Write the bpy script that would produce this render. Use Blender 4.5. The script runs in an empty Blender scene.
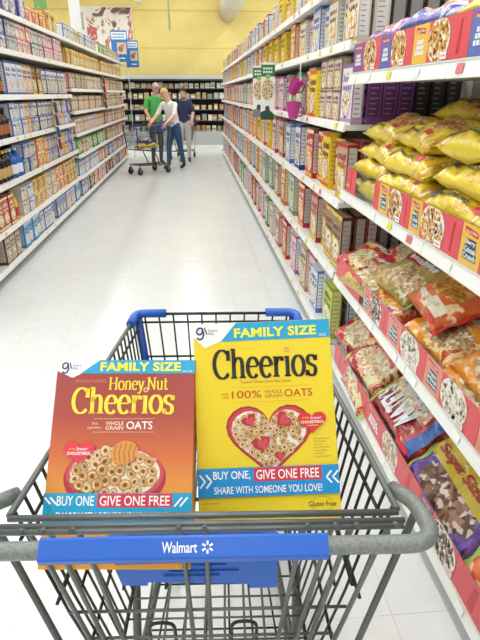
import bpy, bmesh, math, random
from mathutils import Vector, Matrix, Euler
SC = bpy.context.scene
COL = SC.collection
rnd = random.Random(7)
PI = math.pi

# ------------------------------------------------------------------ camera
F_PX = 520.0
cam_d = bpy.data.cameras.new('camera'); cam = bpy.data.objects.new('camera', cam_d); COL.objects.link(cam)
cam_d.sensor_fit = 'VERTICAL'; cam_d.sensor_height = 36.0; cam_d.sensor_width = 27.0
cam_d.lens = F_PX / 640.0 * 36.0
cam_d.clip_start = 0.02; cam_d.clip_end = 100
YAW, PITCH = math.radians(4.839), math.radians(23.49)
cam.location = (0, 0, 1.55)
cam.rotation_euler = (PI / 2 - PITCH, 0, -YAW)
SC.camera = cam

# ------------------------------------------------------------------ light and exposure
SC.view_settings.view_transform = 'Standard'; SC.view_settings.look = 'None'
SC.view_settings.gamma = 1.0; SC.view_settings.use_curve_mapping = False
SC.view_settings.exposure = -0.36
world = bpy.data.worlds.new('world'); SC.world = world; world.use_nodes = True
world.node_tree.nodes['Background'].inputs[0].default_value = (1, 1, 1, 1)
world.node_tree.nodes['Background'].inputs[1].default_value = 0.3
CEIL = 5.2
LIGHT_ROWS = (-8.4, -5.6, -2.8, -0.15, 2.8, 5.6, 8.4)
LIGHT_W = 330.0

# ------------------------------------------------------------------ materials
def lin(hexs):
    hexs = hexs.lstrip('#'); out = []
    for i in (0, 2, 4):
        c = int(hexs[i:i+2], 16) / 255.0
        out.append(c / 12.92 if c <= .04045 else ((c + .055) / 1.055) ** 2.4)
    return (*out, 1.0)
_M = {}
def M(hexs, rough=.5, metal=0.0, coat=0.0):
    k = (hexs, rough, metal, coat)
    if k in _M: return _M[k]
    m = bpy.data.materials.new('paint_' + hexs.lstrip('#')); m.use_nodes = True
    b = m.node_tree.nodes['Principled BSDF']
    b.inputs['Base Color'].default_value = lin(hexs); b.inputs['Roughness'].default_value = rough
    b.inputs['Metallic'].default_value = metal; b.inputs['Coat Weight'].default_value = coat
    _M[k] = m; return m
def nodes_mat(name, rough=.5, metal=0.0):
    m = bpy.data.materials.new(name); m.use_nodes = True
    nt = m.node_tree; b = nt.nodes['Principled BSDF']
    b.inputs['Roughness'].default_value = rough; b.inputs['Metallic'].default_value = metal
    return m, nt, b
def ramp(nt, fac, stops, interp='LINEAR'):
    r = nt.nodes.new('ShaderNodeValToRGB'); r.color_ramp.interpolation = interp
    e = r.color_ramp.elements
    while len(e) < len(stops): e.new(.5)
    for el, (p, c) in zip(e, stops): el.position = p; el.color = lin(c)
    nt.links.new(fac, r.inputs[0]); return r.outputs[0]
def speckle(name, stops, scale=30, rough=.5, metal=0.0, bump=0.0, kind='NOISE', coord='Object', interp='LINEAR'):
    m, nt, b = nodes_mat(name, rough, metal)
    tc = nt.nodes.new('ShaderNodeTexCoord')
    if kind == 'NOISE':
        t = nt.nodes.new('ShaderNodeTexNoise'); t.inputs['Detail'].default_value = 4; fac = t.outputs['Fac']
    else:
        t = nt.nodes.new('ShaderNodeTexVoronoi')
        s = nt.nodes.new('ShaderNodeSeparateColor'); nt.links.new(t.outputs['Color'], s.inputs[0]); fac = s.outputs[0]
    t.inputs['Scale'].default_value = scale
    nt.links.new(tc.outputs[coord], t.inputs['Vector'])
    nt.links.new(ramp(nt, fac, stops, interp), b.inputs['Base Color'])
    if bump:
        bp = nt.nodes.new('ShaderNodeBump'); bp.inputs['Strength'].default_value = bump; bp.inputs['Distance'].default_value = .01
        nt.links.new(t.outputs['Fac'] if kind == 'NOISE' else t.outputs['Distance'], bp.inputs['Height'])
        nt.links.new(bp.outputs[0], b.inputs['Normal'])
    return m
def floor_mat():
    m, nt, b = nodes_mat('polished_white_tile', .22)
    tc = nt.nodes.new('ShaderNodeTexCoord'); g = nt.nodes.new('ShaderNodeNewGeometry')
    oi = nt.nodes.new('ShaderNodeObjectInfo')
    n = nt.nodes.new('ShaderNodeTexNoise'); n.inputs['Scale'].default_value = 9; n.inputs['Detail'].default_value = 6
    nt.links.new(g.outputs['Position'], n.inputs['Vector'])
    mx = nt.nodes.new('ShaderNodeMath'); mx.operation = 'MULTIPLY_ADD'; mx.inputs[1].default_value = .18
    nt.links.new(oi.outputs['Random'], mx.inputs[0]); nt.links.new(n.outputs['Fac'], mx.inputs[2])
    nt.links.new(ramp(nt, mx.outputs[0], [(.3, '#e4e6e5'), (.7, '#e9ebea'), (1.0, '#eeefee')]), b.inputs['Base Color'])
    n2 = nt.nodes.new('ShaderNodeTexNoise'); n2.inputs['Scale'].default_value = 2.5
    nt.links.new(g.outputs['Position'], n2.inputs['Vector'])
    mr = nt.nodes.new('ShaderNodeMapRange'); mr.inputs[3].default_value = .17; mr.inputs[4].default_value = .30
    nt.links.new(n2.outputs['Fac'], mr.inputs[0]); nt.links.new(mr.outputs[0], b.inputs['Roughness'])
    return m
def clear_mat():
    m = bpy.data.materials.new('clear_acrylic'); m.use_nodes = True; nt = m.node_tree
    for n in list(nt.nodes): nt.nodes.remove(n)
    o = nt.nodes.new('ShaderNodeOutputMaterial'); mix = nt.nodes.new('ShaderNodeMixShader')
    t = nt.nodes.new('ShaderNodeBsdfTransparent'); t.inputs[0].default_value = (.93, .95, .95, 1)
    g = nt.nodes.new('ShaderNodeBsdfGlossy'); g.inputs['Roughness'].default_value = .12
    mix.inputs[0].default_value = .10
    nt.links.new(t.outputs[0], mix.inputs[1]); nt.links.new(g.outputs[0], mix.inputs[2])
    nt.links.new(mix.outputs[0], o.inputs[0]); return m
def emit_mat(strength):
    m = bpy.data.materials.new('fluorescent_tube'); m.use_nodes = True
    b = m.node_tree.nodes['Principled BSDF']; b.inputs['Emission Color'].default_value = (1, .98, .95, 1)
    b.inputs['Emission Strength'].default_value = strength; return m

WHITE = M('#efefec', .35); SHELFW = M('#e9e9e4', .4); LIPW = M('#f2f2ee', .35)
FLOOR = floor_mat(); CLEAR = clear_mat()

# ------------------------------------------------------------------ mesh helpers
class MB:
    def __init__(s): s.v = []; s.f = []; s.fm = []; s.mats = []; s.sm = []
    def mi(s, m):
        if m not in s.mats: s.mats.append(m)
        return s.mats.index(m)
    def face(s, pts, m, smooth=False):
        i = len(s.v); s.v += [tuple(p) for p in pts]; s.f.append(tuple(range(i, i + len(pts)))); s.fm.append(s.mi(m)); s.sm.append(smooth)
    def box(s, a, b, m, bev=0):
        x0, y0, z0 = a; x1, y1, z1 = b; i = len(s.v)
        s.v += [(x0,y0,z0),(x1,y0,z0),(x1,y1,z0),(x0,y1,z0),(x0,y0,z1),(x1,y0,z1),(x1,y1,z1),(x0,y1,z1)]
        for q in ((0,3,2,1),(4,5,6,7),(0,1,5,4),(1,2,6,5),(2,3,7,6),(3,0,4,7)):
            s.f.append(tuple(i + k for k in q)); s.fm.append(s.mi(m)); s.sm.append(False)
    def prism(s, prof, axis, a, b, m):
        """extrude 2D profile (list) between a and b along axis ('x','y','z')."""
        def P(u, w, t): return {'y': (u, t, w), 'x': (t, u, w), 'z': (u, w, t)}[axis]
        n = len(prof)
        A = [P(u, w, a) for u, w in prof]; B = [P(u, w, b) for u, w in prof]
        s.face(A[::-1], m); s.face(B, m)
        for k in range(n): s.face([A[k], A[(k+1) % n], B[(k+1) % n], B[k]], m)
    def tube(s, pts, r, m, n=8, cap=True, close=False):
        pts = [Vector(p) for p in pts]; N = len(pts); rings = []
        up = None
        for k in range(N):
            if close: t = pts[(k+1) % N] - pts[k-1]
            else: t = pts[min(k+1, N-1)] - pts[max(k-1, 0)]
            t.normalize()
            if up is None:
                up = Vector((0,0,1)) if abs(t.z) < .9 else Vector((1,0,0))
            a = t.cross(up); a.normalize(); bb = a.cross(t); bb.normalize(); up = bb
            rr = r[min(k, len(r)-1)] if isinstance(r, (list, tuple)) else r
            base = len(s.v)
            for j in range(n):
                q = 2*PI*j/n
                s.v.append(tuple(pts[k] + a*(rr*math.cos(q)) + bb*(rr*math.sin(q))))
            rings.append(base)
        mi = s.mi(m); L = N if close else N-1
        for k in range(L):
            p, q = rings[k], rings[(k+1) % N]
            for j in range(n):
                s.f.append((p+j, p+(j+1) % n, q+(j+1) % n, q+j)); s.fm.append(mi); s.sm.append(True)
        if cap and not close:
            s.f.append(tuple(rings[0]+j for j in range(n))[::-1]); s.fm.append(mi); s.sm.append(False)
            s.f.append(tuple(rings[-1]+j for j in range(n))); s.fm.append(mi); s.sm.append(False)
    def lathe(s, prof, m, n=14, c=(0,0)):
        rings = []
        for r, z in prof:
            base = len(s.v)
            for j in range(n):
                q = 2*PI*j/n; s.v.append((c[0]+r*math.cos(q), c[1]+r*math.sin(q), z))
            rings.append(base)
        mi = s.mi(m)
        for k in range(len(prof)-1):
            p, q = rings[k], rings[k+1]
            for j in range(n):
                s.f.append((p+j, p+(j+1) % n, q+(j+1) % n, q+j)); s.fm.append(mi); s.sm.append(True)
        s.f.append(tuple(rings[0]+j for j in range(n))[::-1]); s.fm.append(mi); s.sm.append(False)
        s.f.append(tuple(rings[-1]+j for j in range(n))); s.fm.append(mi); s.sm.append(False)
    def ball(s, c, r, m, nu=10, nv=7):
        if not isinstance(r, (tuple, list)): r = (r, r, r)
        i = len(s.v)
        for a in range(nv+1):
            t = PI*a/nv
            for b in range(nu):
                q = 2*PI*b/nu
                s.v.append((c[0]+r[0]*math.sin(t)*math.cos(q), c[1]+r[1]*math.sin(t)*math.sin(q), c[2]+r[2]*math.cos(t)))
        for a in range(nv):
            for b in range(nu):
                s.f.append((i+a*nu+b, i+(a+1)*nu+b, i+(a+1)*nu+(b+1) % nu, i+a*nu+(b+1) % nu)); s.fm.append(s.mi(m)); s.sm.append(True)
    def mesh(s, name):
        me = bpy.data.meshes.new(name); me.from_pydata(s.v, [], s.f)
        for m in s.mats: me.materials.append(m)
        me.polygons.foreach_set('material_index', s.fm); me.polygons.foreach_set('use_smooth', s.sm)
        me.update(); return me
    def obj(s, name, parent=None, loc=None, rot=None):
        return link(name, s.mesh(name), parent, loc, rot)
def link(name, me, parent=None, loc=None, rot=None):
    o = bpy.data.objects.new(name, me); COL.objects.link(o)
    if parent: o.parent = parent
    if loc is not None: o.location = loc
    if rot is not None: o.rotation_euler = rot
    return o
def tag(o, label=None, cat=None, group=None, kind=None):
    if label: o['label'] = label
    if cat: o['category'] = cat
    if group: o['group'] = group
    if kind: o['kind'] = kind
    return o
def empty(name, loc=(0,0,0), rot=(0,0,0)):
    o = bpy.data.objects.new(name, None); COL.objects.link(o); o.location = loc; o.rotation_euler = rot
    o.empty_display_size = .05; return o
def copy_tree(o, parent=None):
    c = o.copy(); COL.objects.link(c); c.parent = parent
    for ch in o.children: copy_tree(ch, c)
    return c

# ------------------------------------------------------------------ lettering
_T = {}
def text2d(s, bold=0.0, spacing=1.0, shear=0.0):
    """flat lettering from the built-in font: verts (x, y) with cap height about .7, faces"""
    k = (s, bold, spacing, shear)
    if k in _T: return _T[k]
    c = bpy.data.curves.new('lettering', 'FONT'); c.body = s; c.size = 1.0; c.offset = bold
    c.space_character = spacing; c.shear = shear; c.resolution_u = 3; c.fill_mode = 'FRONT'
    o = bpy.data.objects.new('lettering', c); COL.objects.link(o)
    dg = bpy.context.evaluated_depsgraph_get(); oe = o.evaluated_get(dg)
    me = bpy.data.meshes.new_from_object(oe)
    V = [(v.co.x, v.co.y) for v in me.vertices]; Fs = [tuple(p.vertices) for p in me.polygons]
    bpy.data.objects.remove(o); bpy.data.meshes.remove(me); bpy.data.curves.remove(c)
    xs = [v[0] for v in V]; x0 = min(xs); x1 = max(xs); y0 = min(v[1] for v in V); y1 = max(v[1] for v in V)
    _T[k] = (V, Fs, (x0, x1, y0, y1)); return _T[k]
def fit_text(s, x0, x1, y0, y1, **kw):
    """verts fitted to the rectangle"""
    V, Fs, (a, b, c, d) = text2d(s, **kw)
    return [(x0 + (x-a)/(b-a)*(x1-x0), y0 + (y-c)/(d-c)*(y1-y0)) for x, y in V], Fs
def arc(cx, cy, rx, ry, a0, a1, n=18):
    return [(cx+rx*math.cos(math.radians(a0+(a1-a0)*k/n)), cy+ry*math.sin(math.radians(a0+(a1-a0)*k/n))) for k in range(n+1)]
def bez(p0, p1, p2, p3, n=10):
    r = []
    for k in range(n+1):
        t = k/n; u = 1-t
        r.append(tuple(u**3*p0[i]+3*u*u*t*p1[i]+3*u*t*t*p2[i]+t**3*p3[i] for i in (0, 1)))
    return r
def ser(x, y, w=.11): return [(x-w, y), (x+w, y)]
# serif alphabet: advance width, strokes drawn with a pen that is broad on verticals and thin on horizontals
GLY = {
 'C': (.66, [arc(.36,.37,.28,.36,42,318,26), [(.575,.46),(.575,.72)]]),
 'H': (.74, [[(.14,0),(.14,.74)], [(.58,0),(.58,.74)], [(.14,.38),(.58,.38)], ser(.14,.02), ser(.14,.72), ser(.58,.02), ser(.58,.72)]),
 'N': (.74, [[(.14,0),(.14,.74)], [(.58,0),(.58,.74)], [(.14,.72),(.58,.04)], ser(.14,.02), ser(.12,.72), ser(.6,.72)]),
 'h': (.56, [[(.12,0),(.12,.76)], bez((.12,.34),(.16,.56),(.42,.60),(.42,.34))+[(.42,0)], ser(.12,.02), ser(.42,.02), [(.02,.745),(.12,.745)]]),
 'n': (.56, [[(.12,0),(.12,.52)], bez((.12,.34),(.16,.56),(.42,.60),(.42,.34))+[(.42,0)], ser(.12,.02), ser(.42,.02), [(.02,.5),(.12,.5)]]),
 'u': (.56, [[(.12,.52),(.12,.2)]+bez((.12,.2),(.12,-.06),(.38,-.04),(.42,.16)), [(.42,0),(.42,.52)], [(.02,.5),(.12,.5)], [(.32,.5),(.42,.5)], [(.42,.02),(.52,.02)]]),
 'e': (.48, [[(.07,.29),(.40,.29)], arc(.245,.26,.185,.255,8,318,24)]),
 'r': (.40, [[(.12,0),(.12,.52)], bez((.12,.30),(.16,.46),(.26,.54),(.36,.46)), ser(.12,.02), [(.02,.5),(.12,.5)], [(.34,.40),(.34,.50)]]),
 'i': (.26, [[(.13,0),(.13,.52)], ser(.13,.02), [(.03,.5),(.13,.5)]]),
 'o': (.52, [arc(.26,.26,.195,.255,0,360,28)]),
 's': (.42, [bez((.35,.42),(.26,.58),(.06,.52),(.08,.38),8)+bez((.08,.38),(.12,.24),(.34,.30),(.34,.14),8)+bez((.34,.14),(.34,-.04),(.12,-.04),(.05,.10),8), [(.35,.38),(.35,.52)], [(.055,.0),(.055,.14)]]),
 'y': (.50, [[(.09,.5),(.25,.02)], [(.43,.5),(.22,-.10)]+bez((.22,-.10),(.17,-.24),(.06,-.24),(.05,-.16),6), ser(.09,.5), ser(.42,.5,.09)]),
 't': (.36, [[(.15,.68),(.15,.14)]+bez((.15,.14),(.15,-.02),(.28,-.02),(.32,.08),6), [(.03,.5),(.31,.5)]]),
 ' ': (.22, []),
}
def serif_text(s, thick=.105, thin=.035, track=1.0):
    V = []; Fs = []; x = 0; dots = []
    for ch in s:
        adv, strokes = GLY[ch]
        for st in strokes:
            P = [Vector((p[0]+x, p[1])) for p in st]; n = len(P); base = len(V)
            for k in range(n):
                t = P[min(k+1, n-1)] - P[max(k-1, 0)]; t.normalize()
                w = thin + (thick-thin)*min(1.0, abs(t.y)**1.1); nn = Vector((-t.y, t.x))*(w/2)
                V.append(tuple(P[k]+nn)); V.append(tuple(P[k]-nn))
            for k in range(n-1): Fs.append((base+2*k, base+2*k+1, base+2*k+3, base+2*k+2))
        if ch == 'i': dots.append((x+.13, .68))
        x += adv*track
    return V, Fs, dots
def fit_serif(s, x0, x1, y0, y1, **kw):
    V, Fs, dots = serif_text(s, **kw)
    a = min(v[0] for v in V); b = max(v[0] for v in V); c = min(v[1] for v in V); d = max(v[1] for v in V)
    T = lambda x, y: (x0+(x-a)/(b-a)*(x1-x0), y0+(y-c)/(d-c)*(y1-y0))
    return [T(*v) for v in V], Fs, [T(*q) for q in dots]
class Print(MB):
    """flat print on a face that looks towards -Y: u to the right, v up, layers 0.25 mm apart"""
    def __init__(s, y0=0.0, step=.00025): super().__init__(); s.y0 = y0; s.step = step
    def Y(s, layer): return s.y0 - s.step*layer
    def poly(s, pts, m, layer=1): s.face([(u, s.Y(layer), v) for u, v in pts], m)
    def rect(s, u0, u1, v0, v1, m, layer=1): s.poly([(u0,v0),(u1,v0),(u1,v1),(u0,v1)], m, layer)
    def ell(s, cu, cv, ru, rv, m, layer=1, n=20, rot=0):
        c, d = math.cos(rot), math.sin(rot); P = []
        for k in range(n):
            q = 2*PI*k/n; a, b = ru*math.cos(q), rv*math.sin(q); P.append((cu+a*c-b*d, cv+a*d+b*c))
        s.poly(P, m, layer)
    def ring(s, cu, cv, r0, r1, m, layer=1, n=14, sq=1.0, a0=0, a1=2*PI, rot=0):
        c, d = math.cos(rot), math.sin(rot)
        def P(r, q):
            a, b = r*math.cos(q), r*sq*math.sin(q); return (cu+a*c-b*d, cv+a*d+b*c)
        for k in range(n):
            q0, q1 = a0+(a1-a0)*k/n, a0+(a1-a0)*(k+1)/n
            s.poly([P(r0,q0), P(r1,q0), P(r1,q1), P(r0,q1)], m, layer)
    def geo(s, VF, m, layer=2):
        V, Fs = VF[0], VF[1]; i = len(s.v); y = s.Y(layer)
        s.v += [(u, y, v) for u, v in V]; mi = s.mi(m)
        for f in Fs: s.f.append(tuple(i+k for k in f)); s.fm.append(mi); s.sm.append(False)
    def txt(s, t, u0, u1, v0, v1, m, layer=2, **kw): s.geo(fit_text(t, u0, u1, v0, v1, **kw), m, layer)
    def line(s, pts, w, m, layer=2):
        for a, b in zip(pts[:-1], pts[1:]):
            d = Vector((b[0]-a[0], b[1]-a[1])); d.normalize(); n = Vector((-d.y, d.x))*(w/2)
            s.poly([(a[0]+n.x,a[1]+n.y),(a[0]-n.x,a[1]-n.y),(b[0]-n.x,b[1]-n.y),(b[0]+n.x,b[1]+n.y)], m, layer)
def heart_pts(cx, cy, sx, sy, n=36):
    P = []
    for k in range(n):
        t = 2*PI*k/n
        P.append((cx + sx*(16*math.sin(t)**3)/16, cy + sy*(13*math.cos(t)-5*math.cos(2*t)-2*math.cos(3*t)-math.cos(4*t)+2.5)/14.5))
    return P
def inside(pt, poly):
    x, y = pt; r = False; n = len(poly)
    for i in range(n):
        x1, y1 = poly[i]; x2, y2 = poly[(i+1) % n]
        if (y1 > y) != (y2 > y) and x < (x2-x1)*(y-y1)/(y2-y1)+x1: r = not r
    return r

# ================================================================== THE ROOM
X0, X1, Y0, Y1 = -11.0, 11.0, -4.5, 19.6
TILE = .305
b = MB(); b.box((X0, Y0, -.05), (X1, Y1, -.003), M('#d9dbd8', .5)); floor = tag(b.obj('floor'), 'polished white store floor of square tiles between the two shelf runs', 'floor', kind='structure')
tb = MB(); g = .0006; tb.box((g, g, -.004), (TILE-g, TILE-g, 0), FLOOR); tile_me = tb.mesh('tile')
rest = MB(); nx0, nx1 = -7, 5
TX = -.02
for i in range(-14, 14):
    for j in range(-2, 66):
        x, y = TX + i*TILE, j*TILE - .1
        if -7 <= i <= 3 and 1 <= j < 23:
            link('tile', tile_me, floor, (x, y, 0))
        elif y < Y1 - TILE:
            rest.box((x+g, y+g, -.004), (x+TILE-g, y+TILE-g, 0), FLOOR)
o = rest.obj('tile_field', floor); o['kind'] = 'stuff'
YELLOW = speckle('yellow_wall_paint', [(.3, '#f0d883'), (.7, '#f4de8c')], 3, .6)
b = MB(); b.box((X0, Y1, 0), (X1, Y1+.2, CEIL), YELLOW); wb = tag(b.obj('wall_back'), kind='structure')
b = MB(); b.box((X0, Y1-.012, 4.02), (X1, Y1, 4.06), M('#e4ca74', .6)); b.obj('wall_seam', wb)
b = MB(); b.box((X0, Y1-.012, 2.95), (X1, Y1, 2.97), M('#ead27c', .6)); b.obj('wall_seam', wb)
PALE = M('#e3dfd2', .7)
for nm, a, c in (('wall_front', (X0, Y0-.2, 0), (X1, Y0, CEIL)), ('wall_left', (X0-.2, Y0, 0), (X0, Y1, CEIL)), ('wall_right', (X1, Y0, 0), (X1+.2, Y1, CEIL))):
    b = MB(); b.box(a, c, PALE); tag(b.obj(nm), kind='structure')
b = MB(); b.box((X0, Y0, CEIL), (X1, Y1, CEIL+.1), M('#e8e8e4', .8)); tag(b.obj('ceiling'), kind='structure')
# fluorescent rows hung under the ceiling
hb = MB(); L = 22.0
hb.prism([(-.11,.08),(-.07,.16),(.07,.16),(.11,.08),(.10,.07),(-.10,.07)], 'y', 0, L, M('#e6e6e2', .5)); hous = hb.mesh('housing')
tm = MB(); EM = emit_mat(2.0)
tm.prism([(-.09,.068),(.09,.068),(.07,.03),(-.07,.03)], 'y', .02, L-.02, EM); dif = tm.mesh('diffuser')
for k, x in enumerate(LIGHT_ROWS):
    e = empty('ceiling_light', (x, -3.6, CEIL-.17))
    tag(e, ['outermost left', 'second from left', 'third from left', 'middle', 'third from right', 'second from right', 'outermost right'][k] + ' row of fluorescent ceiling light running along the aisle', 'ceiling light', 'fluorescent ceiling rows')
    link('housing', hous, e); link('diffuser', dif, e)
    ld = bpy.data.lights.new('tube_light', 'AREA'); ld.shape = 'RECTANGLE'; ld.size = .2; ld.size_y = L-.2; ld.energy = LIGHT_W; ld.color = (.975, .99, 1)
    lo = bpy.data.objects.new('tube_light', ld); COL.objects.link(lo); lo.parent = e; lo.location = (0, L/2, .02)

# round duct running into the yellow wall, roof joist beside it
b = MB(); b.tube([(1.25, y, 4.02) for y in (4, 8, 12, 16, Y1-.02)], .31, M('#dcdcd6', .45), n=22); e = b.obj('air_duct')
tag(e, 'round white air duct under the ceiling running into the yellow wall', 'duct')
for k in range(5):
    r = MB(); r.tube([(1.25, 5+3*k, 4.02), (1.25, 5.05+3*k, 4.02)], .318, M('#cfcfc8', .45), n=22); r.obj('duct_band', e)
b = MB()
A, B = Vector((-2.15, 18.9, 4.62)), Vector((-1.62, 18.9, 4.02))
b.box((-6.5, 18.8, 4.25), (-1.75, 18.95, 4.42), M('#dedfd8', .5)); b.tube([(-1.75, 18.87, 4.33), (-1.50, 18.87, 4.12)], .07, M('#d5d6d0', .5), n=6)
tag(b.obj('roof_joist'), 'white steel roof joist ending beside the food poster', 'joist')

# ================================================================== SHELVING
KICK = M('#4a4d4a', .6); BACKP = M('#b9b7a8', .6); UPR = M('#c9c9c2', .45); DECK = M('#dededa', .4); UNDER = M('#cfcfc8', .5)
TAGM = {'y': M('#e8d84a', .5), 'r': M('#d8707a', .5), 'w': M('#fafaf6', .5)}
_tagme = {}
def price_tag_mesh(c, s):
    if (c, s) not in _tagme:
        q = MB(); q.box((0, -.022, -.014), (-.0012*s, .022, .014), TAGM[c]); _tagme[(c, s)] = q.mesh('price_tag')
    return _tagme[(c, s)]
def gondola(label, s, xf, depth, y0, y1, zs, top, bay=1.22, tag_to=9.0, base_out=0.0, tags=True, backcol=BACKP):
    """s=+1: shelves run from xf towards +X (right-hand side); s=-1: left-hand side"""
    G = empty('shelf_unit', (xf, y0, 0)); tag(G, label, 'shelf unit')
    X = lambda d: s*d
    Lg = y1-y0
    q = MB(); q.box((min(X(depth), X(depth+.04)), 0, 0), (max(X(depth), X(depth+.04)), Lg, top), backcol); q.obj('back_panel', G)
    q = MB(); q.box((min(X(.20), X(depth)), .02, 0), (max(X(.20), X(depth)), Lg-.02, zs[0]-.045), KICK); q.obj('kick_base', G)
    nb = max(1, round(Lg/bay)); bl = Lg/nb
    for k in range(nb+1):
        yy = min(max(k*bl, .016), Lg-.016)
        q = MB(); q.box((min(X(depth-.045), X(depth-.002)), yy-.015, zs[0]), (max(X(depth-.045), X(depth-.002)), yy+.015, top), UPR); q.obj('upright', G)
    for zi, z in enumerate(zs):
        out = base_out if zi == 0 else 0.0
        for k in range(nb):
            a, c = k*bl+.002, (k+1)*bl-.002
            q = MB(); q.prism([(X(-out+.004), z), (X(depth-.05), z), (X(depth-.05), z-.02), (X(-out+.03), z-.03), (X(-out+.004), z-.03)][::s], 'y', a, c, DECK); sh = q.obj('shelf', G)
            q = MB(); q.prism([(X(-out), z+.012), (X(-out+.004), z+.012), (X(-out+.004), z-.036), (X(-out-.008), z-.036), (X(-out-.008), z-.030)], 'y', a, c, LIPW); q.obj('price_lip', sh)
            if tags and y0+a < tag_to and y0+c > .8:
                t = a + .1 + .2*rnd.random()
                while t < c-.06:
                    o = link('price_tag', price_tag_mesh(rnd.choice('yyrwww' if s > 0 else 'wwwwy'), s), sh, (X(-out-.0075), t, z-.010), (0, s*.16, 0))
                    t += .16 + .22*rnd.random()
    return G
ZL1 = [.125, .43, .805, 1.17, 1.535, 1.92, 2.24]
ZL2 = [.125, .41, .71, 1.01, 1.315, 1.615, 1.92, 2.24]
ZRF = [.14, .577, .99, 1.40, 1.79, 2.10]
ZRN = [.115, .57, 1.06, 1.63]
XL, XR = -1.68, .80
gondola('white shelf unit nearest on the left, with seven shelves of boxes and bottles', -1, XL, .5, 3.3, 8.12, ZL1, 2.42, tag_to=7)
gondola('white shelf unit in the middle of the left run, with eight shelves', -1, XL, .5, 8.14, 11.1, ZL2, 2.42, tag_to=8)
gondola('white shelf unit at the far end of the left run under blue signs', -1, XL, .5, 11.12, 14.5, ZL2, 2.42, tags=False)
gondola('long white shelf unit of cereal boxes along the right side', 1, XR, .66, 2.88, 15.3, ZRF, 2.35, tag_to=8, base_out=.02)
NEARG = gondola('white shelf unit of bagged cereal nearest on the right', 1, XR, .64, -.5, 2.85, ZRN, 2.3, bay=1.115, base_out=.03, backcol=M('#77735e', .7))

# ================================================================== PACKAGES
FOODS = {'oat': ['#d9b277', '#c89a58', '#e8c98f'], 'fruit': ['#d8483a', '#e8b63c', '#6fa25a', '#5f6fb0', '#d98a3a'], 'choc': ['#5b3a28', '#7a5238', '#3f281c'],
         'flake': ['#d89a3e', '#c47d2c', '#e6b55e'], 'mix': ['#c98f4a', '#8c3b2f', '#e5d2a8'], 'white': ['#efe8d6', '#d8cdb5', '#c7b999'], 'blue': ['#3f5fa8', '#8db4de', '#f0eee6'], 'green': ['#6f9a4a', '#b9cf84', '#e9e6d0']}
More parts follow.
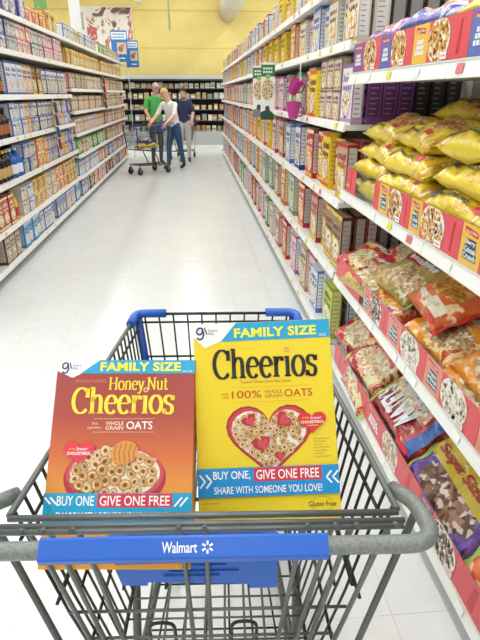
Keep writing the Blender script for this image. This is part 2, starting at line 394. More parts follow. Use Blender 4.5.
# design: word, base, title, accent, food, spine panel, spine border
DES = {
 'red_oat': ('red and tan', '#b5413a', '#f4e7c4', '#e2c14a', 'mix', '#bdbab4', '#b3262e'),
 'tan_red': ('tan and red', '#c9a27c', '#b32a2e', '#e5cf3c', 'oat', '#c7c5c0', '#9c2228'),
 'brown_tan': ('brown and tan', '#a8805c', '#5a2f22', '#e0cc44', 'mix', '#aeaaa4', '#4a2a20'),
 'yellow': ('bright yellow', '#f0cf1c', '#2a2620', '#d6483a', 'oat', '#efd22a', '#eccb14'),
 'white_blue': ('white and blue', '#e6e7ea', '#2d4fa0', '#7fa3d8', 'white', '#e4e4e4', '#5b77b8'),
 'white_tan': ('white and tan', '#e8e2d8', '#a05c3c', '#c99c5a', 'flake', '#dcdcda', '#c9bfae'),
 'white_pink': ('white and pink', '#ecdfe0', '#c23a78', '#d98ab0', 'fruit', '#e6e4e4', '#c75c94'),
 'white_red': ('white and red', '#ece6e2', '#c22a2c', '#d8605a', 'flake', '#e2dedb', '#c0343a'),
 'orange': ('orange', '#e08a3a', '#fff0c8', '#b8432c', 'flake', '#e6cfa6', '#d67a2c'),
 'red': ('plain red', '#c4302e', '#fbe9c8', '#e8b43c', 'flake', '#c9c2bd', '#bb2226'),
 'blue': ('royal blue', '#2f5cab', '#ffffff', '#e7c63e', 'flake', '#d7dbe2', '#2a4f9c'),
 'navy': ('navy and white', '#e2e2e6', '#25306e', '#3d4b94', 'oat', '#d9d9de', '#28357a'),
 'skyblue': ('light blue', '#8fc0de', '#1f5fa0', '#e9f1f6', 'white', '#a6cde4', '#3f8cc0'),
 'green': ('green and white', '#7fb053', '#ffffff', '#2f6f3a', 'green', '#dfe6d4', '#4f8c3e'),
 'lime': ('lime green', '#c2cf3e', '#4a5a24', '#eef0c0', 'green', '#d5dc8e', '#a9b82c'),
 'purple': ('purple', '#6a3570', '#f2dfee', '#b98ac0', 'mix', '#5f2d66', '#7a4582'),
 'lilac': ('white and lilac', '#ece9ec', '#8a5c9c', '#b59ac6', 'oat', '#e9e6ea', '#b79ac4'),
 'granola': ('cream granola', '#dccdb8', '#7a4a6a', '#b58a5c', 'oat', '#d8c7b0', '#a9846a'),
 'grey_green': ('pale grey', '#cfd2ca', '#5a7a4c', '#9fb27e', 'green', '#c3c8bf', '#7f9a72'),
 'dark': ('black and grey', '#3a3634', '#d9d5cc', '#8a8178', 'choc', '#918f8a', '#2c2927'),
 'blue_cookie': ('blue and yellow', '#9fb4d8', '#23408c', '#e3bb46', 'fruit', '#c4cde0', '#32549e'),
 'blue_white': ('blue and cream', '#c2cbe0', '#3454a0', '#b9544c', 'blue', '#d2d8e6', '#4a6ab0'),
 'violet_box': ('violet and blue', '#7a6cb0', '#f0eaf6', '#3a5aa8', 'blue', '#b9b4d4', '#5a4c98'),
 'cream_brown': ('cream and brown', '#e3d6bd', '#7c4b2c', '#b98a52', 'flake', '#ddd0b8', '#a37a4c'),
 'pinkish': ('salmon pink', '#e0a898', '#a8323a', '#f0d8c0', 'mix', '#ddc0b4', '#c26a66'),
 'mustard': ('mustard yellow', '#d3a43c', '#7a4a1c', '#efdca0', 'flake', '#d9bc6a', '#bb8a28'),
 'yellow_pink': ('yellow and pink', '#e8c458', '#c23c3c', '#e69a9a', 'mix', '#e2cf94', '#d6a838'),
 'tan_dark': ('beige and dark brown', '#d3c3aa', '#3c2c22', '#8a6a4a', 'choc', '#cfc5b4', '#5a4636'),
 'black': ('added shade-dark', '#2a2624', '#4a4440', '#3a3532', 'choc', '#37322f', '#231f1d'),  # boxes added to fill a dark shelf gap, its shade put into their colour
 'coralbox': ('red orange', '#de6a44', '#ffe9c8', '#e8b04a', 'flake', '#dd8a66', '#c9502e'),
}
_CM = {}
def carton_mesh(des, w, h, d, var=0):
    k = (des, round(w,3), round(h,3), round(d,3), var)
    if k in _CM: return _CM[k]
    word, base, title, acc, food, panel, border = DES[des]
    r = random.Random(hash((des, var)) % 9973 if False else sum(map(ord, des))*31 + var*7)
    BA, TI, AC, PA, BO = (M(c, .42) for c in (base, title, acc, panel, border))
    q = Print(0.0, .0004); q.box((-w/2, 0, 0), (w/2, d, h), BA)
    # print on the front
    tall = h > w*1.05
    q.rect(-w/2, w/2, h*.93, h, AC if r.random() < .5 else TI, 1)
    if tall: tz, tw, th, bz, br, bx = .70*h, .80*w, .13*h, .34*h, .36*w, 0.0
    else: tz, tw, th, bz, br, bx = .62*h, .50*w, .20*h, .42*h, .30*h, .24*w
    tx = 0 if tall else -.2*w
    for row in range(2 if tall else 1):
        n = r.randint(4, 7); x = tx - tw/2; zz = tz - row*th*1.05
        for i in range(n):
            ww = tw/n*(.55+.35*r.random()); hh = th*(.65+.35*r.random())*(.8 if row else 1)
            sk = .15*ww
            q.poly([(x, zz), (x+ww, zz+.004), (x+ww+sk, zz+hh), (x+sk, zz+hh*.96)], TI, 2); x += tw/n
    q.ell(bx, bz, br*1.15, br*(1.0 if tall else 1.05), AC, 1, 16); q.ell(bx, bz, br*.98, br*.86, M('#efe7d4', .4), 2, 16)
    FD = [M(c, .4) for c in FOODS[food]]
    for i in range(26):
        a = r.random()*2*PI; rr = br*.85*math.sqrt(r.random()); s = br*.13*(.7+.6*r.random())
        q.ell(bx+rr*math.cos(a), bz+rr*.86*math.sin(a), s, s*.8, r.choice(FD), 3+(i % 3)*.3, 6, r.random()*3)
    q.rect(-w/2, w/2, .03*h, .10*h, TI if r.random() < .5 else AC, 1)
    if r.random() < .6:
        q.ell(-.28*w if tall else .3*w, .52*h if tall else .82*h, .13*w, .07*h, M('#f2df4a', .4), 4, 10)
    for i in range(16):
        x, zz2 = r.uniform(-.46, .40)*w, r.uniform(.08, .92)*h; s = w*(.04+.05*r.random())
        q.poly([(x, zz2), (x+s, zz2+s*.2), (x+s, zz2+s*.8), (x, zz2+s*.7)], r.choice([TI, AC, M('#f4f2ec', .42), M('#3a3a4a', .42), TI]), 4.5+.2*i)
    # printed side panels: coloured border, pale panel with ruled lines
    GL = M('#8f8d88', .5)
    for sx in (-1, 1):
        xx = sx*(w/2+.0004)
        def S(y0, y1, z0, z1, m, l=0):
            x = xx + sx*.0003*l; P = [(x, y0, z0), (x, y1, z0), (x, y1, z1), (x, y0, z1)]
            q.face(P if sx > 0 else P[::-1], m)
        S(0, d, 0, h, BO); e = d*.14; S(e, d-e, h*.12, h*.94, PA, 1)
        for i in range(9):
            zz = h*(.17+.083*i); S(e*1.5, d-e*(1.5+2*r.random()), zz, zz+h*.018, GL, 2)
    # flap seam on top
    q.face([(-w/2, d*.47, h+.0004), (w/2, d*.47, h+.0004), (w/2, d*.53, h+.0004), (-w/2, d*.53, h+.0004)], M('#d8d2c6', .5))
    _CM[k] = q.mesh('carton'); return _CM[k]
def place(me, name, loc, rz, label, cat, group):
    o = link(name, me, None, loc, (0, 0, rz)); tag(o, label, cat, group); return o
ORD = ['bottom', 'second', 'third', 'fourth', 'fifth', 'sixth', 'seventh', 'top']
NUMW = ['', 'first', 'second', 'third', 'fourth', 'fifth', 'sixth', 'seventh', 'eighth', 'ninth', 'tenth', 'eleventh', 'twelfth']
_CNT = {}
def nth(key):
    n = _CNT[key] = _CNT.get(key, 0) + 1
    if n < len(NUMW): return NUMW[n]
    return f'{n}' + ('th' if 10 < n % 100 < 14 else {1: 'st', 2: 'nd', 3: 'rd'}.get(n % 10, 'th'))
def shelf_word(i, n): return 'top' if i == n-1 else ORD[i]

# --- bottles and jugs (body, cap, label as parts)
_BM = {}
def bottle_parts(kind):
    if kind in _BM: return _BM[kind]
    spec = {'syrup': ('#2a1a12', '#e6c63a', '#c9a86a', [(.036,0),(.042,.01),(.040,.08),(.034,.12),(.042,.16),(.036,.195),(.014,.225),(.014,.245)], .245),
            'darkjar': ('#241d1c', '#3a2c26', '#a8683a', [(.040,0),(.045,.01),(.045,.13),(.042,.17),(.018,.21),(.016,.24)], .24),
            'jug': ('#2f63b8', '#e2e4e8', '#dfe8f4', [(.055,0),(.062,.012),(.062,.15),(.050,.19),(.020,.225),(.018,.245)], .245),
            'yellowjug': ('#e6c32a', '#d6a91c', '#c0392e', [(.050,0),(.055,.012),(.052,.15),(.040,.20),(.018,.235),(.018,.25)], .25)}[kind]
    c, cc, lc, prof, top = spec
    q = MB(); q.lathe(prof, M(c, .15), 12); body = q.mesh('body')
    q = MB(); r0 = prof[-1][0]+.004; q.lathe([(r0, top-.004), (r0, top+.02), (r0*.9, top+.024)], M(cc, .35), 10); capm = q.mesh('cap')
    q = MB(); rr = max(p[0] for p in prof)+.0008
    prof2 = [(rr, .04), (rr, .125)]
    n = 12; V = []
    for j in range(n):
        a0, a1 = 2*PI*j/n, 2*PI*(j+1)/n
        q.face([(rr*math.cos(a0), rr*math.sin(a0), .04), (rr*math.cos(a1), rr*math.sin(a1), .04), (rr*math.cos(a1), rr*math.sin(a1), .125), (rr*math.cos(a0), rr*math.sin(a0), .125)], M(lc, .4), True)
    lab = q.mesh('label'); _BM[kind] = (body, capm, lab); return _BM[kind]
def bottle(kind, loc, label, group):
    bo, ca, la = bottle_parts(kind); e = empty('bottle', loc); tag(e, label, 'bottle', group)
    link('body', bo, e); link('cap', ca, e); link('paper_label', la, e); return e

# --- the left run: fronts look towards +X
def left_run(z, y0, y1, designs, w, h, d=.12, stack=1, shelf='', where='', kind='box', front=.02, gap=.012, var=3):
    y = y0
    cur = None; n = 0
    while y + w <= y1 + .001:
        if n <= 0: cur = rnd.choice(designs); n = rnd.randint(1, 3); cv = rnd.randint(0, var-1)
        n -= 1
        for s in range(stack):
            me = carton_mesh(cur, w, h, d, cv)
            row = f'{"upper" if s else "lower"} row of ' if stack == 2 else ''
            lab = f'{nth((cur, row, shelf, where))} {DES[cur][0]} {kind} from near end, {row}{shelf} shelf, {where}'
            grp = f'{DES[cur][0]} boxes, {row}{shelf} shelf, {where}'
            place(me, 'snack_carton' if h < .2 else 'food_carton', (XL - front - .02*rnd.random(), y + w/2, z + s*(h+.001)), PI/2 + rnd.uniform(-.02, .02), lab, 'box', grp)
        y += w + gap*(.4+rnd.random())
W1 = 'nearest left unit'
def bottles_run(z, y0, y1, kind, word, shelf, pitch=.10):
    y = y0
    while y < y1:
        bottle(kind, (XL-.075-.01*rnd.random(), y, z), f'{nth((word, shelf))} {word} from near end, {shelf} shelf, {W1}', f'{word}s on the {shelf} shelf')
        y += pitch
z = ZL1
left_run(z[6], 4.9, 6.42, ['violet_box', 'purple'], .24, .30, .2, shelf='top', where=W1)
left_run(z[6], 6.45, 7.25, ['coralbox'], .26, .16, .2, shelf='top', where=W1)
left_run(z[6], 7.25, 8.08, ['mustard'], .27, .23, .24, shelf='top', where=W1)
left_run(z[5], 4.8, 7.0, ['blue_cookie', 'blue_white', 'navy', 'white_red'], .16, .135, stack=2, shelf='sixth', where=W1)
left_run(z[5], 7.0, 8.08, ['white_red', 'lilac', 'granola', 'blue_white', 'white_pink'], .15, .135, stack=2, shelf='sixth', where=W1)
bottles_run(z[4], 4.75, 5.42, 'darkjar', 'dark glass bottle', 'fifth')
left_run(z[4], 5.45, 6.0, ['white_red', 'red', 'white_blue'], .17, .30, shelf='fifth', where=W1)
left_run(z[4], 6.0, 6.75, ['granola', 'brown_tan', 'violet_box', 'white_tan'], .17, .29, shelf='fifth', where=W1)
left_run(z[4], 6.75, 8.08, ['blue_white', 'navy', 'white_red', 'white_blue'], .17, .28, shelf='fifth', where=W1)
bottles_run(z[3], 4.65, 5.38, 'darkjar', 'dark glass bottle', 'fourth')
left_run(z[3], 5.42, 8.08, ['blue_cookie', 'white_blue', 'violet_box', 'yellow_pink', 'navy', 'blue_white'], .15, .15, stack=2, shelf='fourth', where=W1)
bottles_run(z[2], 4.45, 5.32, 'syrup', 'dark syrup bottle with yellow cap', 'third')
bottles_run(z[2], 5.36, 5.52, 'jug', 'blue plastic jug', 'third', .14)
left_run(z[2], 5.62, 8.08, ['blue_cookie', 'blue_white', 'orange', 'navy', 'yellow_pink', 'violet_box'], .15, .145, stack=2, shelf='third', where=W1)
left_run(z[1], 4.3, 5.12, ['pinkish', 'yellow_pink', 'red_oat', 'orange'], .15, .27, shelf='second', where=W1)
bottles_run(z[1], 5.2, 5.28, 'yellowjug', 'bright yellow plastic bottle', 'second', .12)
left_run(z[1], 5.36, 8.08, ['white_blue', 'white_red', 'orange', 'blue', 'white_tan', 'red', 'mustard', 'white_tan'], .19, .14, stack=2, shelf='second', where=W1)
left_run(z[0], 4.1, 4.62, ['yellow_pink', 'blue', 'mustard'], .17, .26, shelf='bottom', where=W1)
left_run(z[0], 4.68, 5.2, ['tan_dark', 'cream_brown', 'white_tan'], .13, .24, shelf='bottom', where=W1, gap=.03)
left_run(z[0], 5.25, 6.6, ['skyblue', 'skyblue', 'white_blue'], .14, .24, shelf='bottom', where=W1, gap=.02)
left_run(z[0], 6.65, 8.08, ['white_blue', 'blue_white', 'skyblue', 'lilac'], .14, .24, shelf='bottom', where=W1, gap=.02)
PALS = [['white_red', 'blue_white', 'red', 'dark'], ['white_blue', 'pinkish', 'red_oat', 'blue_white'], ['white_tan', 'green', 'cream_brown', 'pinkish'], ['white_red', 'white_pink', 'cream_brown', 'granola'],
        ['white_red', 'granola', 'cream_brown', 'white_tan'], ['white_tan', 'pinkish', 'cream_brown', 'tan_dark'], ['white_tan', 'mustard', 'lime', 'yellow_pink', 'cream_brown'], ['green', 'white_tan', 'cream_brown', 'white_blue']]
for (a, c, wh) in ((8.2, 11.05, 'middle left unit'), (11.2, 14.45, 'far left unit')):
    for i, zz in enumerate(ZL2):
        left_run(zz, a, c, PALS[i], .21, .215 if i < 7 else .19, .14, shelf=shelf_word(i, 8), where=wh, var=2)

# --- the right run of cereal: fronts look towards -X
def right_box(des, y, z, dx, w=.20, h=.295, d=.062, var=0, lab=None, name='cereal_box', rz=0, grp=None):
    me = carton_mesh(des, w, h, d, var)
    return place(me, name, (XR + .03 + dx, y, z), -PI/2 + rz, lab, 'box', grp or lab)
RP = [ # far mixes per shelf, from the bottom up
 ['white_pink', 'pinkish', 'lilac', 'white_red', 'red_oat', 'white_tan', 'green', 'tan_red'],
 ['orange', 'yellow', 'white_blue', 'white_tan', 'pinkish', 'tan_red', 'navy', 'grey_green'],
 ['white_blue', 'yellow', 'red_oat', 'navy', 'white_red', 'orange', 'lilac'],
 ['white_red', 'pinkish', 'white_pink', 'red_oat', 'grey_green', 'white_tan'],
 ['orange', 'white_tan', 'yellow_pink', 'white_red', 'lilac', 'yellow'],
 ['white_blue', 'yellow', 'orange', 'navy', 'white_tan', 'red']]
NEAR = [ # (design, count) from the near end of each shelf
 [('lime', 1), ('white_blue', 2), ('white_pink', 1), ('granola', 1), ('skyblue', 1), ('white_pink', 2), ('red', 1), ('pinkish', 2), ('white_tan', 2)],
 [('brown_tan', 2), ('tan_red', 2), (None, 1), ('red', 1), ('yellow', 1), ('grey_green', 2), ('orange', 1), ('granola', 2), ('lime', 1)],
 [('tan_red', 1), ('red_oat', 1), ('yellow', 1), ('red', 2), ('white_red', 1), ('navy', 2), ('white_blue', 2), ('tan_red', 1)],
 [('lilac', 1), ('granola', 3), ('yellow', 1), ('white_tan', 1), ('red', 1), ('grey_green', 2), ('green', 1), ('dark', 1)],
 [('white_tan', 3), ('white_blue', 2), ('white_pink', 1), ('white_tan', 1), ('orange', 2), ('red', 1), ('yellow', 2)],
 [('white_blue', 3), ('navy', 1), ('yellow', 3), ('white_blue', 2), ('yellow', 2)]]
HT = [.33, .345, .335, .31, .27, .24]
WR = 'right cereal unit'
for i, zz in enumerate(ZRF):
    seq = [d for d, n in NEAR[i] for _ in range(n)]
    y = 2.99; k = 0; n = 0; cur = None
    while y < 15.15:
        if k < len(seq): des = seq[k]
        else:
            if n <= 0: cur = rnd.choice(RP[i]); n = rnd.randint(1, 3)
            n -= 1; des = cur
        if des is not None:
            h = HT[i]*rnd.uniform(.92, 1.03); w = .205
            if i == 3 and des == 'granola':
                for s in range(2):
                    lab = f'{nth(("gr", s))} cream granola box in the {"upper" if s else "lower"} row beside the white and lilac box'
                    right_box(des, y, zz + s*.172, .0, .15, .17, .06, k, lab, grp='stacked cream granola boxes')
            else:
                zone = 'near' if y < 5.2 else 'middle' if y < 9 else 'far'
                lab = f'{nth((des, i))} {DES[des][0]} cereal box from near end, {shelf_word(i, 6)} shelf, {WR}'
                right_box(des, y, zz, -.03 if (i, k) == (3, 4) else (-.025 if i == 0 else 0) + (0 if k == 0 else .035*((k + i) % 2) + .016*rnd.random()), w, h, .062, rnd.randint(0, 2) if k > 8 else 0, lab, grp=f'{DES[des][0]} cereal boxes, {shelf_word(i, 6)} shelf, {WR}')
        y += (.215 if i == 0 else .226 if des != 'granola' or i != 3 else .17) * rnd.uniform(.97, 1.03); k += 1
# boxes lined up behind the first facing at the near end, their sides towards the camera
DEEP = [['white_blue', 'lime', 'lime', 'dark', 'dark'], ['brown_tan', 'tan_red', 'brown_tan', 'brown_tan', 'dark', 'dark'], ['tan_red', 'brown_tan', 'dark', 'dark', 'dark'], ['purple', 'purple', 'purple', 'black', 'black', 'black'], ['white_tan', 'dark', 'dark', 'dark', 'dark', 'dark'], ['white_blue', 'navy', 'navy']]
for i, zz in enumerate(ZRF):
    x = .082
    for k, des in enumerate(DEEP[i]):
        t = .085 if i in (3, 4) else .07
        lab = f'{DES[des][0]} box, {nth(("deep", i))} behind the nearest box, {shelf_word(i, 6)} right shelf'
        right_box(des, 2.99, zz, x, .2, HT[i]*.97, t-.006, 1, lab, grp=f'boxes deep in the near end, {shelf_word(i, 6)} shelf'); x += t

# ================================================================== BAGGED CEREAL
def wrap_mat(name, base, bump=.55, second=None):
    m, nt, b = nodes_mat(name, .28); b.inputs['Base Color'].default_value = lin(base); b.inputs['Coat Weight'].default_value = .35; b.inputs['Coat Roughness'].default_value = .12
    tc = nt.nodes.new('ShaderNodeTexCoord'); n = nt.nodes.new('ShaderNodeTexNoise'); n.inputs['Scale'].default_value = 22; n.inputs['Detail'].default_value = 3; n.inputs['Distortion'].default_value = .8
    nt.links.new(tc.outputs['Object'], n.inputs['Vector'])
    bp = nt.nodes.new('ShaderNodeBump'); bp.inputs['Strength'].default_value = bump; bp.inputs['Distance'].default_value = .012
    nt.links.new(n.outputs['Fac'], bp.inputs['Height']); nt.links.new(bp.outputs[0], b.inputs['Normal'])
    if second:
        n2 = nt.nodes.new('ShaderNodeTexNoise'); n2.inputs['Scale'].default_value = 11; n2.inputs['Detail'].default_value = 2; n2.inputs['Distortion'].default_value = 1.2
        nt.links.new(tc.outputs['Object'], n2.inputs['Vector'])
        nt.links.new(ramp(nt, n2.outputs['Fac'], [(0, base), (.55, base), (.58, second[0]), (.64, second[0]), (.67, second[1]), (1, second[1])]), b.inputs['Base Color'])
    return m
_W = {}
SECOND = {'#ecd233': ('#d9a83c', '#f2e6a0'), '#c22a34': ('#e8c070', '#7a1420'), '#c9a860': ('#8a9a4a', '#e6d8b8'), '#e8962e': ('#f4d9a0', '#c8501e'), '#d9632c': ('#f0cf9a', '#7a5a8a'), '#9cc53a': ('#dfe8a0', '#e0a03a'), '#8f1a26': ('#b83a3e', '#e0c8a8'), '#5a3a86': ('#7a5ab0', '#3a2460'), '#b03038': ('#e6c48a', '#d8e0b0'), '#8a3a8e': ('#d880b8', '#e6d8ec'), '#4a4ea8': ('#c9d0ec', '#e08a4a')}
def WR_(c):
    if c not in _W: _W[c] = wrap_mat('film_' + c.lstrip('#'), c, second=SECOND.get(c))
    return _W[c]
_CE = {}
def cereal_mat(key, cols, scale=62):
    if key not in _CE:
        st = [(i/len(cols), c) for i, c in enumerate(cols)]
        _CE[key] = speckle('cereal_' + key, st, scale, .35, bump=.5, kind='VORONOI', interp='CONSTANT')
    return _CE[key]
CER = {'berry': ['#e6bf54', '#d88f3a', '#c9505a', '#efd98a', '#9a7a6a', '#d9a24a'], 'shred': ['#d8bc90', '#c09a66', '#ece0c8', '#b08a5a'], 'mallow': ['#e4c48c', '#d9a2a0', '#cfe0b8', '#c99a5c', '#f0e4c8'],
       'choc': ['#5a3826', '#7a5440', '#4a2c1e', '#8f6a54', '#c9b8a8'], 'loop': ['#d66a4a', '#e6b84a', '#8aa85a', '#8a6aa0', '#e0883a'], 'flake': ['#d99a3c', '#c27a28', '#e8ba62'], 'mini': ['#e8e0d0', '#c9bfae', '#b3a691', '#efe9de']}
# design: word, film, end film, cereal, band, lettering colour, lettering, cereal pattern extent
BAG = {
 'berry': ('yellow', '#ecd233', '#e6c92e', 'berry', '#2f6fae', '#f4f2ea', 'Berry Colossal Crunch'),
 'redmallow': ('red', '#c22a34', '#b8222c', 'mallow', '#f0c84a', '#f4f0ea', ''),
 'tanloop': ('clear fronted', '#c9a860', '#9fb05a', 'shred', '#c4343a', '#eef0f0', ''),
 'orange': ('orange', '#e8962e', '#d6382e', 'shred', '#d2522c', '#f2f2ee', ''),
 'redorange': ('red and orange', '#d9632c', '#c42c2c', 'flake', '#e8e0c8', '#f2ead6', ''),
 'green': ('lime green', '#9cc53a', '#2f6fb4', 'loop', '#d8403a', '#f2f2ea', ''),
 'mateys': ('dark red', '#8f1a26', '#a8d060', 'mallow', '#2458a8', '#d6dade', 'MATEYS'),
 'coco': ('purple', '#5a3a86', '#9cc24a', 'choc', '#c9b02a', '#a8242e', 'Super Size!'),
 'redtan': ('red and tan', '#b03038', '#a6c860', 'mallow', '#e8b040', '#f2ead6', ''),
 'violet': ('violet and pink', '#8a3a8e', '#d64a8a', 'loop', '#5a6ac0', '#f2eef4', ''),
 'bluebag': ('blue and white', '#4a4ea8', '#3a3a8e', 'loop', '#e0823a', '#f0f0f4', ''),
}
def pillow(L, W, T, seed):
    r = random.Random(seed); ph = [r.uniform(0, 6) for _ in range(6)]
    def S(u, v):       # u, v in -1..1 -> half thickness
        e = max(0.0, 1-abs(u)**5)**.55 * max(0.0, 1-abs(v)**3.6)**.55
        n = 1 + .14*math.sin(3.1*u+ph[0]+2*v) + .10*math.sin(6.3*v+ph[1]) + .12*math.sin(7*u+4*v+ph[2]) + .10*math.sin(13*u+ph[3])*math.cos(9*v+ph[4])
        return T/2*e*n
    def XY(u, v):
        pin = 1 - .06*(1-abs(v))*abs(u)**6 - .03*math.sin(9*v+ph[5])*abs(u)**8
        wid = 1 - .07*(1-abs(u)**2)*abs(v)**4
        return (u*L/2*pin, v*W/2*wid)
    return S, XY
_BAGM = {}
def bag_meshes(des, L, W, T, seed):
    k = (des, L, W, T, seed)
    if k in _BAGM: return _BAGM[k]
    word, film, endc, cer, band, letc, words = BAG[des]
    S, XY = pillow(L, W, T, seed); nu, nv = 30, 22
    def P(u, v, side, off=0.0):
        x, y = XY(u, v); return (x, y, side*(S(u, v)+off))
    FI, CM_, BD = WR_(film), cereal_mat(cer, CER[cer], 48 if cer == 'choc' else 62), WR_(band)
    q = MB()
    for side in (1, -1):
        for i in range(nu):
            for j in range(nv):
                u0, u1, v0, v1 = -1+2*i/nu, -1+2*(i+1)/nu, -1+2*j/nv, -1+2*(j+1)/nv
                pts = [P(u0,v0,side), P(u1,v0,side), P(u1,v1,side), P(u0,v1,side)]
                um, vm = (u0+u1)/2, (v0+v1)/2
                m = FI
                if ((um-.12)/.74)**2 + ((vm+(-.06 if des == 'berry' else .42 if des == 'coco' else .22))/.52)**2 < 1: m = CM_
                if side < 0 and abs(vm) < .5 and abs(um) < .5: m = WR_('#e6e2d8')
                q.face(pts if side > 0 else pts[::-1], m, True)
    me = q.mesh('cereal_bag')
    bm = bmesh.new(); bm.from_mesh(me); bmesh.ops.remove_doubles(bm, verts=bm.verts, dist=.0002); bm.to_mesh(me); bm.free()
    ends = []
    for sg in (-1, 1):
        e = MB(); n = 16
        for j in range(n):
            v0, v1 = -1+2*j/n, -1+2*(j+1)/n
            a, c = XY(sg, v0), XY(sg, v1); w = .022*sg
            z0, z1 = .004*math.sin(9*v0+seed), .004*math.sin(9*v1+seed)
            e.face([(a[0], a[1], .0004), (a[0]+w, a[1], z0), (c[0]+w, c[1], z1), (c[0], c[1], .0004)][::sg], WR_(endc), True)
            e.face([(a[0], a[1], -.0008), (c[0], c[1], -.0008), (c[0]+w, c[1], z1-.0012), (a[0]+w, a[1], z0-.0012)][::sg], WR_(endc), True)
        ends.append(e.mesh('end_seal'))
    # brand patch and lettering follow the pillow surface
    def conform(V2, Fs, m, name, off):
        e = MB(); base = []
        for (x, y) in V2:
            u, v = max(-.97, min(.97, x/(L/2))), max(-.97, min(.97, y/(W/2))); e.v.append((x, y, S(u, v)+off))
        for f in Fs: e.f.append(f); e.fm.append(e.mi(m)); e.sm.append(True)
        return e.mesh(name)
    def grid(x0, x1, y0, y1, n=8, k=5, slant=0.0):
        V = [(x0+(x1-x0)*i/n, y0+(y1-y0)*j/k+slant*(i/n)) for j in range(k+1) for i in range(n+1)]
        Fs = [(j*(n+1)+i, j*(n+1)+i+1, (j+1)*(n+1)+i+1, (j+1)*(n+1)+i) for j in range(k) for i in range(n)]; return V, Fs
    parts = []
    V, Fs = grid(-.40*L, .02*L, .16*W, .36*W, slant=.02*W)
    if des == 'berry': V, Fs = grid(-.47*L, -.36*L, -.38*W, -.05*W, 5, 5)
    if des == 'coco': V, Fs = grid(-.46*L, .42*L, -.02*W, .27*W, 14, 5, slant=-.03*W)
    if des == 'mateys': V, Fs = grid(-.47*L, -.36*L, -.42*W, .42*W, 4, 12)
    parts.append(conform(V, Fs, BD, 'colour_patch', .002))
    V, Fs = grid(-.44*L, -.26*L, .38*W, .45*W, 5, 3) if des != 'berry' else grid(.22*L, .33*L, -.38*W, -.28*W, 5, 4)
    parts.append(conform(V, Fs, M('#d12f36', .35), 'brand_patch', .004))
    if words:
        if des == 'coco': V, Fs = fit_text(words, -.38*L, .34*L, .03*W, .20*W, bold=.03)
        elif des == 'mateys':
            V, Fs = fit_text(words, -.22*L, .40*L, -.02*W, .34*W, bold=.03, shear=.25)
            V2, F2 = fit_text('Marshmallow', -.20*L, .36*L, -.20*W, -.05*W, bold=.02)
            parts.append(conform(V2, F2, M('#c9ced6', .35), 'lettering', .006))
        else:
            V, Fs = fit_text(words, -.33*L, .12*L, -.36*W, -.27*W, bold=.04)
        parts.append(conform(V, Fs, M('#23344e' if des == 'berry' else letc, .35), 'lettering', .007))
    else:
        rr = random.Random(seed+5); x = -.25*L
        V, Fs = [], []
        while x < .3*L:
            w = .05*L*(.6+.7*rr.random()); h = .11*W*(.7+.5*rr.random()); y = .2*W+.03*W*rr.random(); i = len(V)
            V += [(x, y), (x+w*.8, y+.004), (x+w*.9, y+h), (x+.1*w, y+h*.95)]; Fs.append((i, i+1, i+2, i+3)); x += w
        parts.append(conform(V, Fs, M(letc, .35), 'logo_print', .006))
    _BAGM[k] = (me, ends, parts); return _BAGM[k]
def bag(des, X, Y, Z, tilt, yaw=0, flip=False, L=.40, W=.27, T=.09, seed=1, label='', group=None, roll=0):
    me, ends, parts = bag_meshes(des, L, W, T, seed)
    t = math.radians(tilt); ex = Vector((0, -1, 0)); ey = Vector((math.cos(t), 0, math.sin(t))); ez = ex.cross(ey)
    R = Matrix((ex, ey, ez)).transposed()
    if flip: R = R @ Matrix.Rotation(PI, 3, 'Z')
    R = Matrix.Rotation(math.radians(yaw), 3, 'Z') @ R @ Matrix.Rotation(math.radians(roll), 3, 'X')
    o = link('cereal_bag', me, None, (X, Y, Z), R.to_euler()); tag(o, label, 'bag', group)
    for e in ends: link('end_seal', e, o)
    for p in parts: link(p.name.split('.')[0], p, o)
    return o

# second shelf: yellow bags lying in piles behind the clear front
COLW = ['far', 'second', 'third', 'nearest']
for c, yc in enumerate((2.57, 2.12, 1.67, 1.22)):
    for l in range(4):
        if c == 0 and l == 3: pass
        dz = .094
        lab = f'yellow cereal bag, {["lowest", "second from the bottom", "third from the bottom", "topmost"][l]} of the {COLW[c]} pile on the second shelf'
        bag('berry', .965 + .02*rnd.uniform(-1, 1) + (.03 if l == 3 else 0), yc + rnd.uniform(-.04, .04), 1.06 + .052 + l*dz, rnd.uniform(4, 14) if l else 4, rnd.uniform(-8, 8), L=.45, T=.098, seed=1 + (c*4+l) % 5, roll=rnd.uniform(-4, 4), label=lab, group='piled yellow cereal bags')
for k, yc in enumerate((2.35, 1.9, 1.45)):
    for l in range(4):
        lab = f'{["lowest", "second lowest", "second highest", "topmost"][l]} yellow cereal bag of the {["far", "middle", "near"][k]} back pile, second shelf'
        bag('berry', 1.27, yc, 1.06 + .05 + l*.105 + .05, 6, rnd.uniform(-5, 5), L=.40, T=.10, seed=2 + l, label=lab, group='piled yellow cereal bags')
# top shelf of the near unit
for des, X, Y, Z, t, yw, s, lab in (('violet', .95, 2.50, 1.79, 8, 0, 1, 'violet and pink cereal bag lying at the far end of the top near shelf'),
        ('bluebag', .95, 2.06, 1.80, 8, 3, 2, 'blue and white cereal bag lying in the middle of the top near shelf'),
        ('berry', .96, 1.63, 1.80, 8, -4, 3, 'yellow cereal bag lying on the top near shelf beside a blue bag'),
        ('bluebag', .97, 1.20, 1.81, 10, 2, 1, 'blue and white cereal bag at the near end of the top near shelf')):
    bag(des, X, Y, Z, t, yw, seed=s, label=lab)
    bag(des, X, Y, Z-.1, t, -yw, seed=s+1, label=lab.replace(' bag ', ' bag underneath, ', 1))
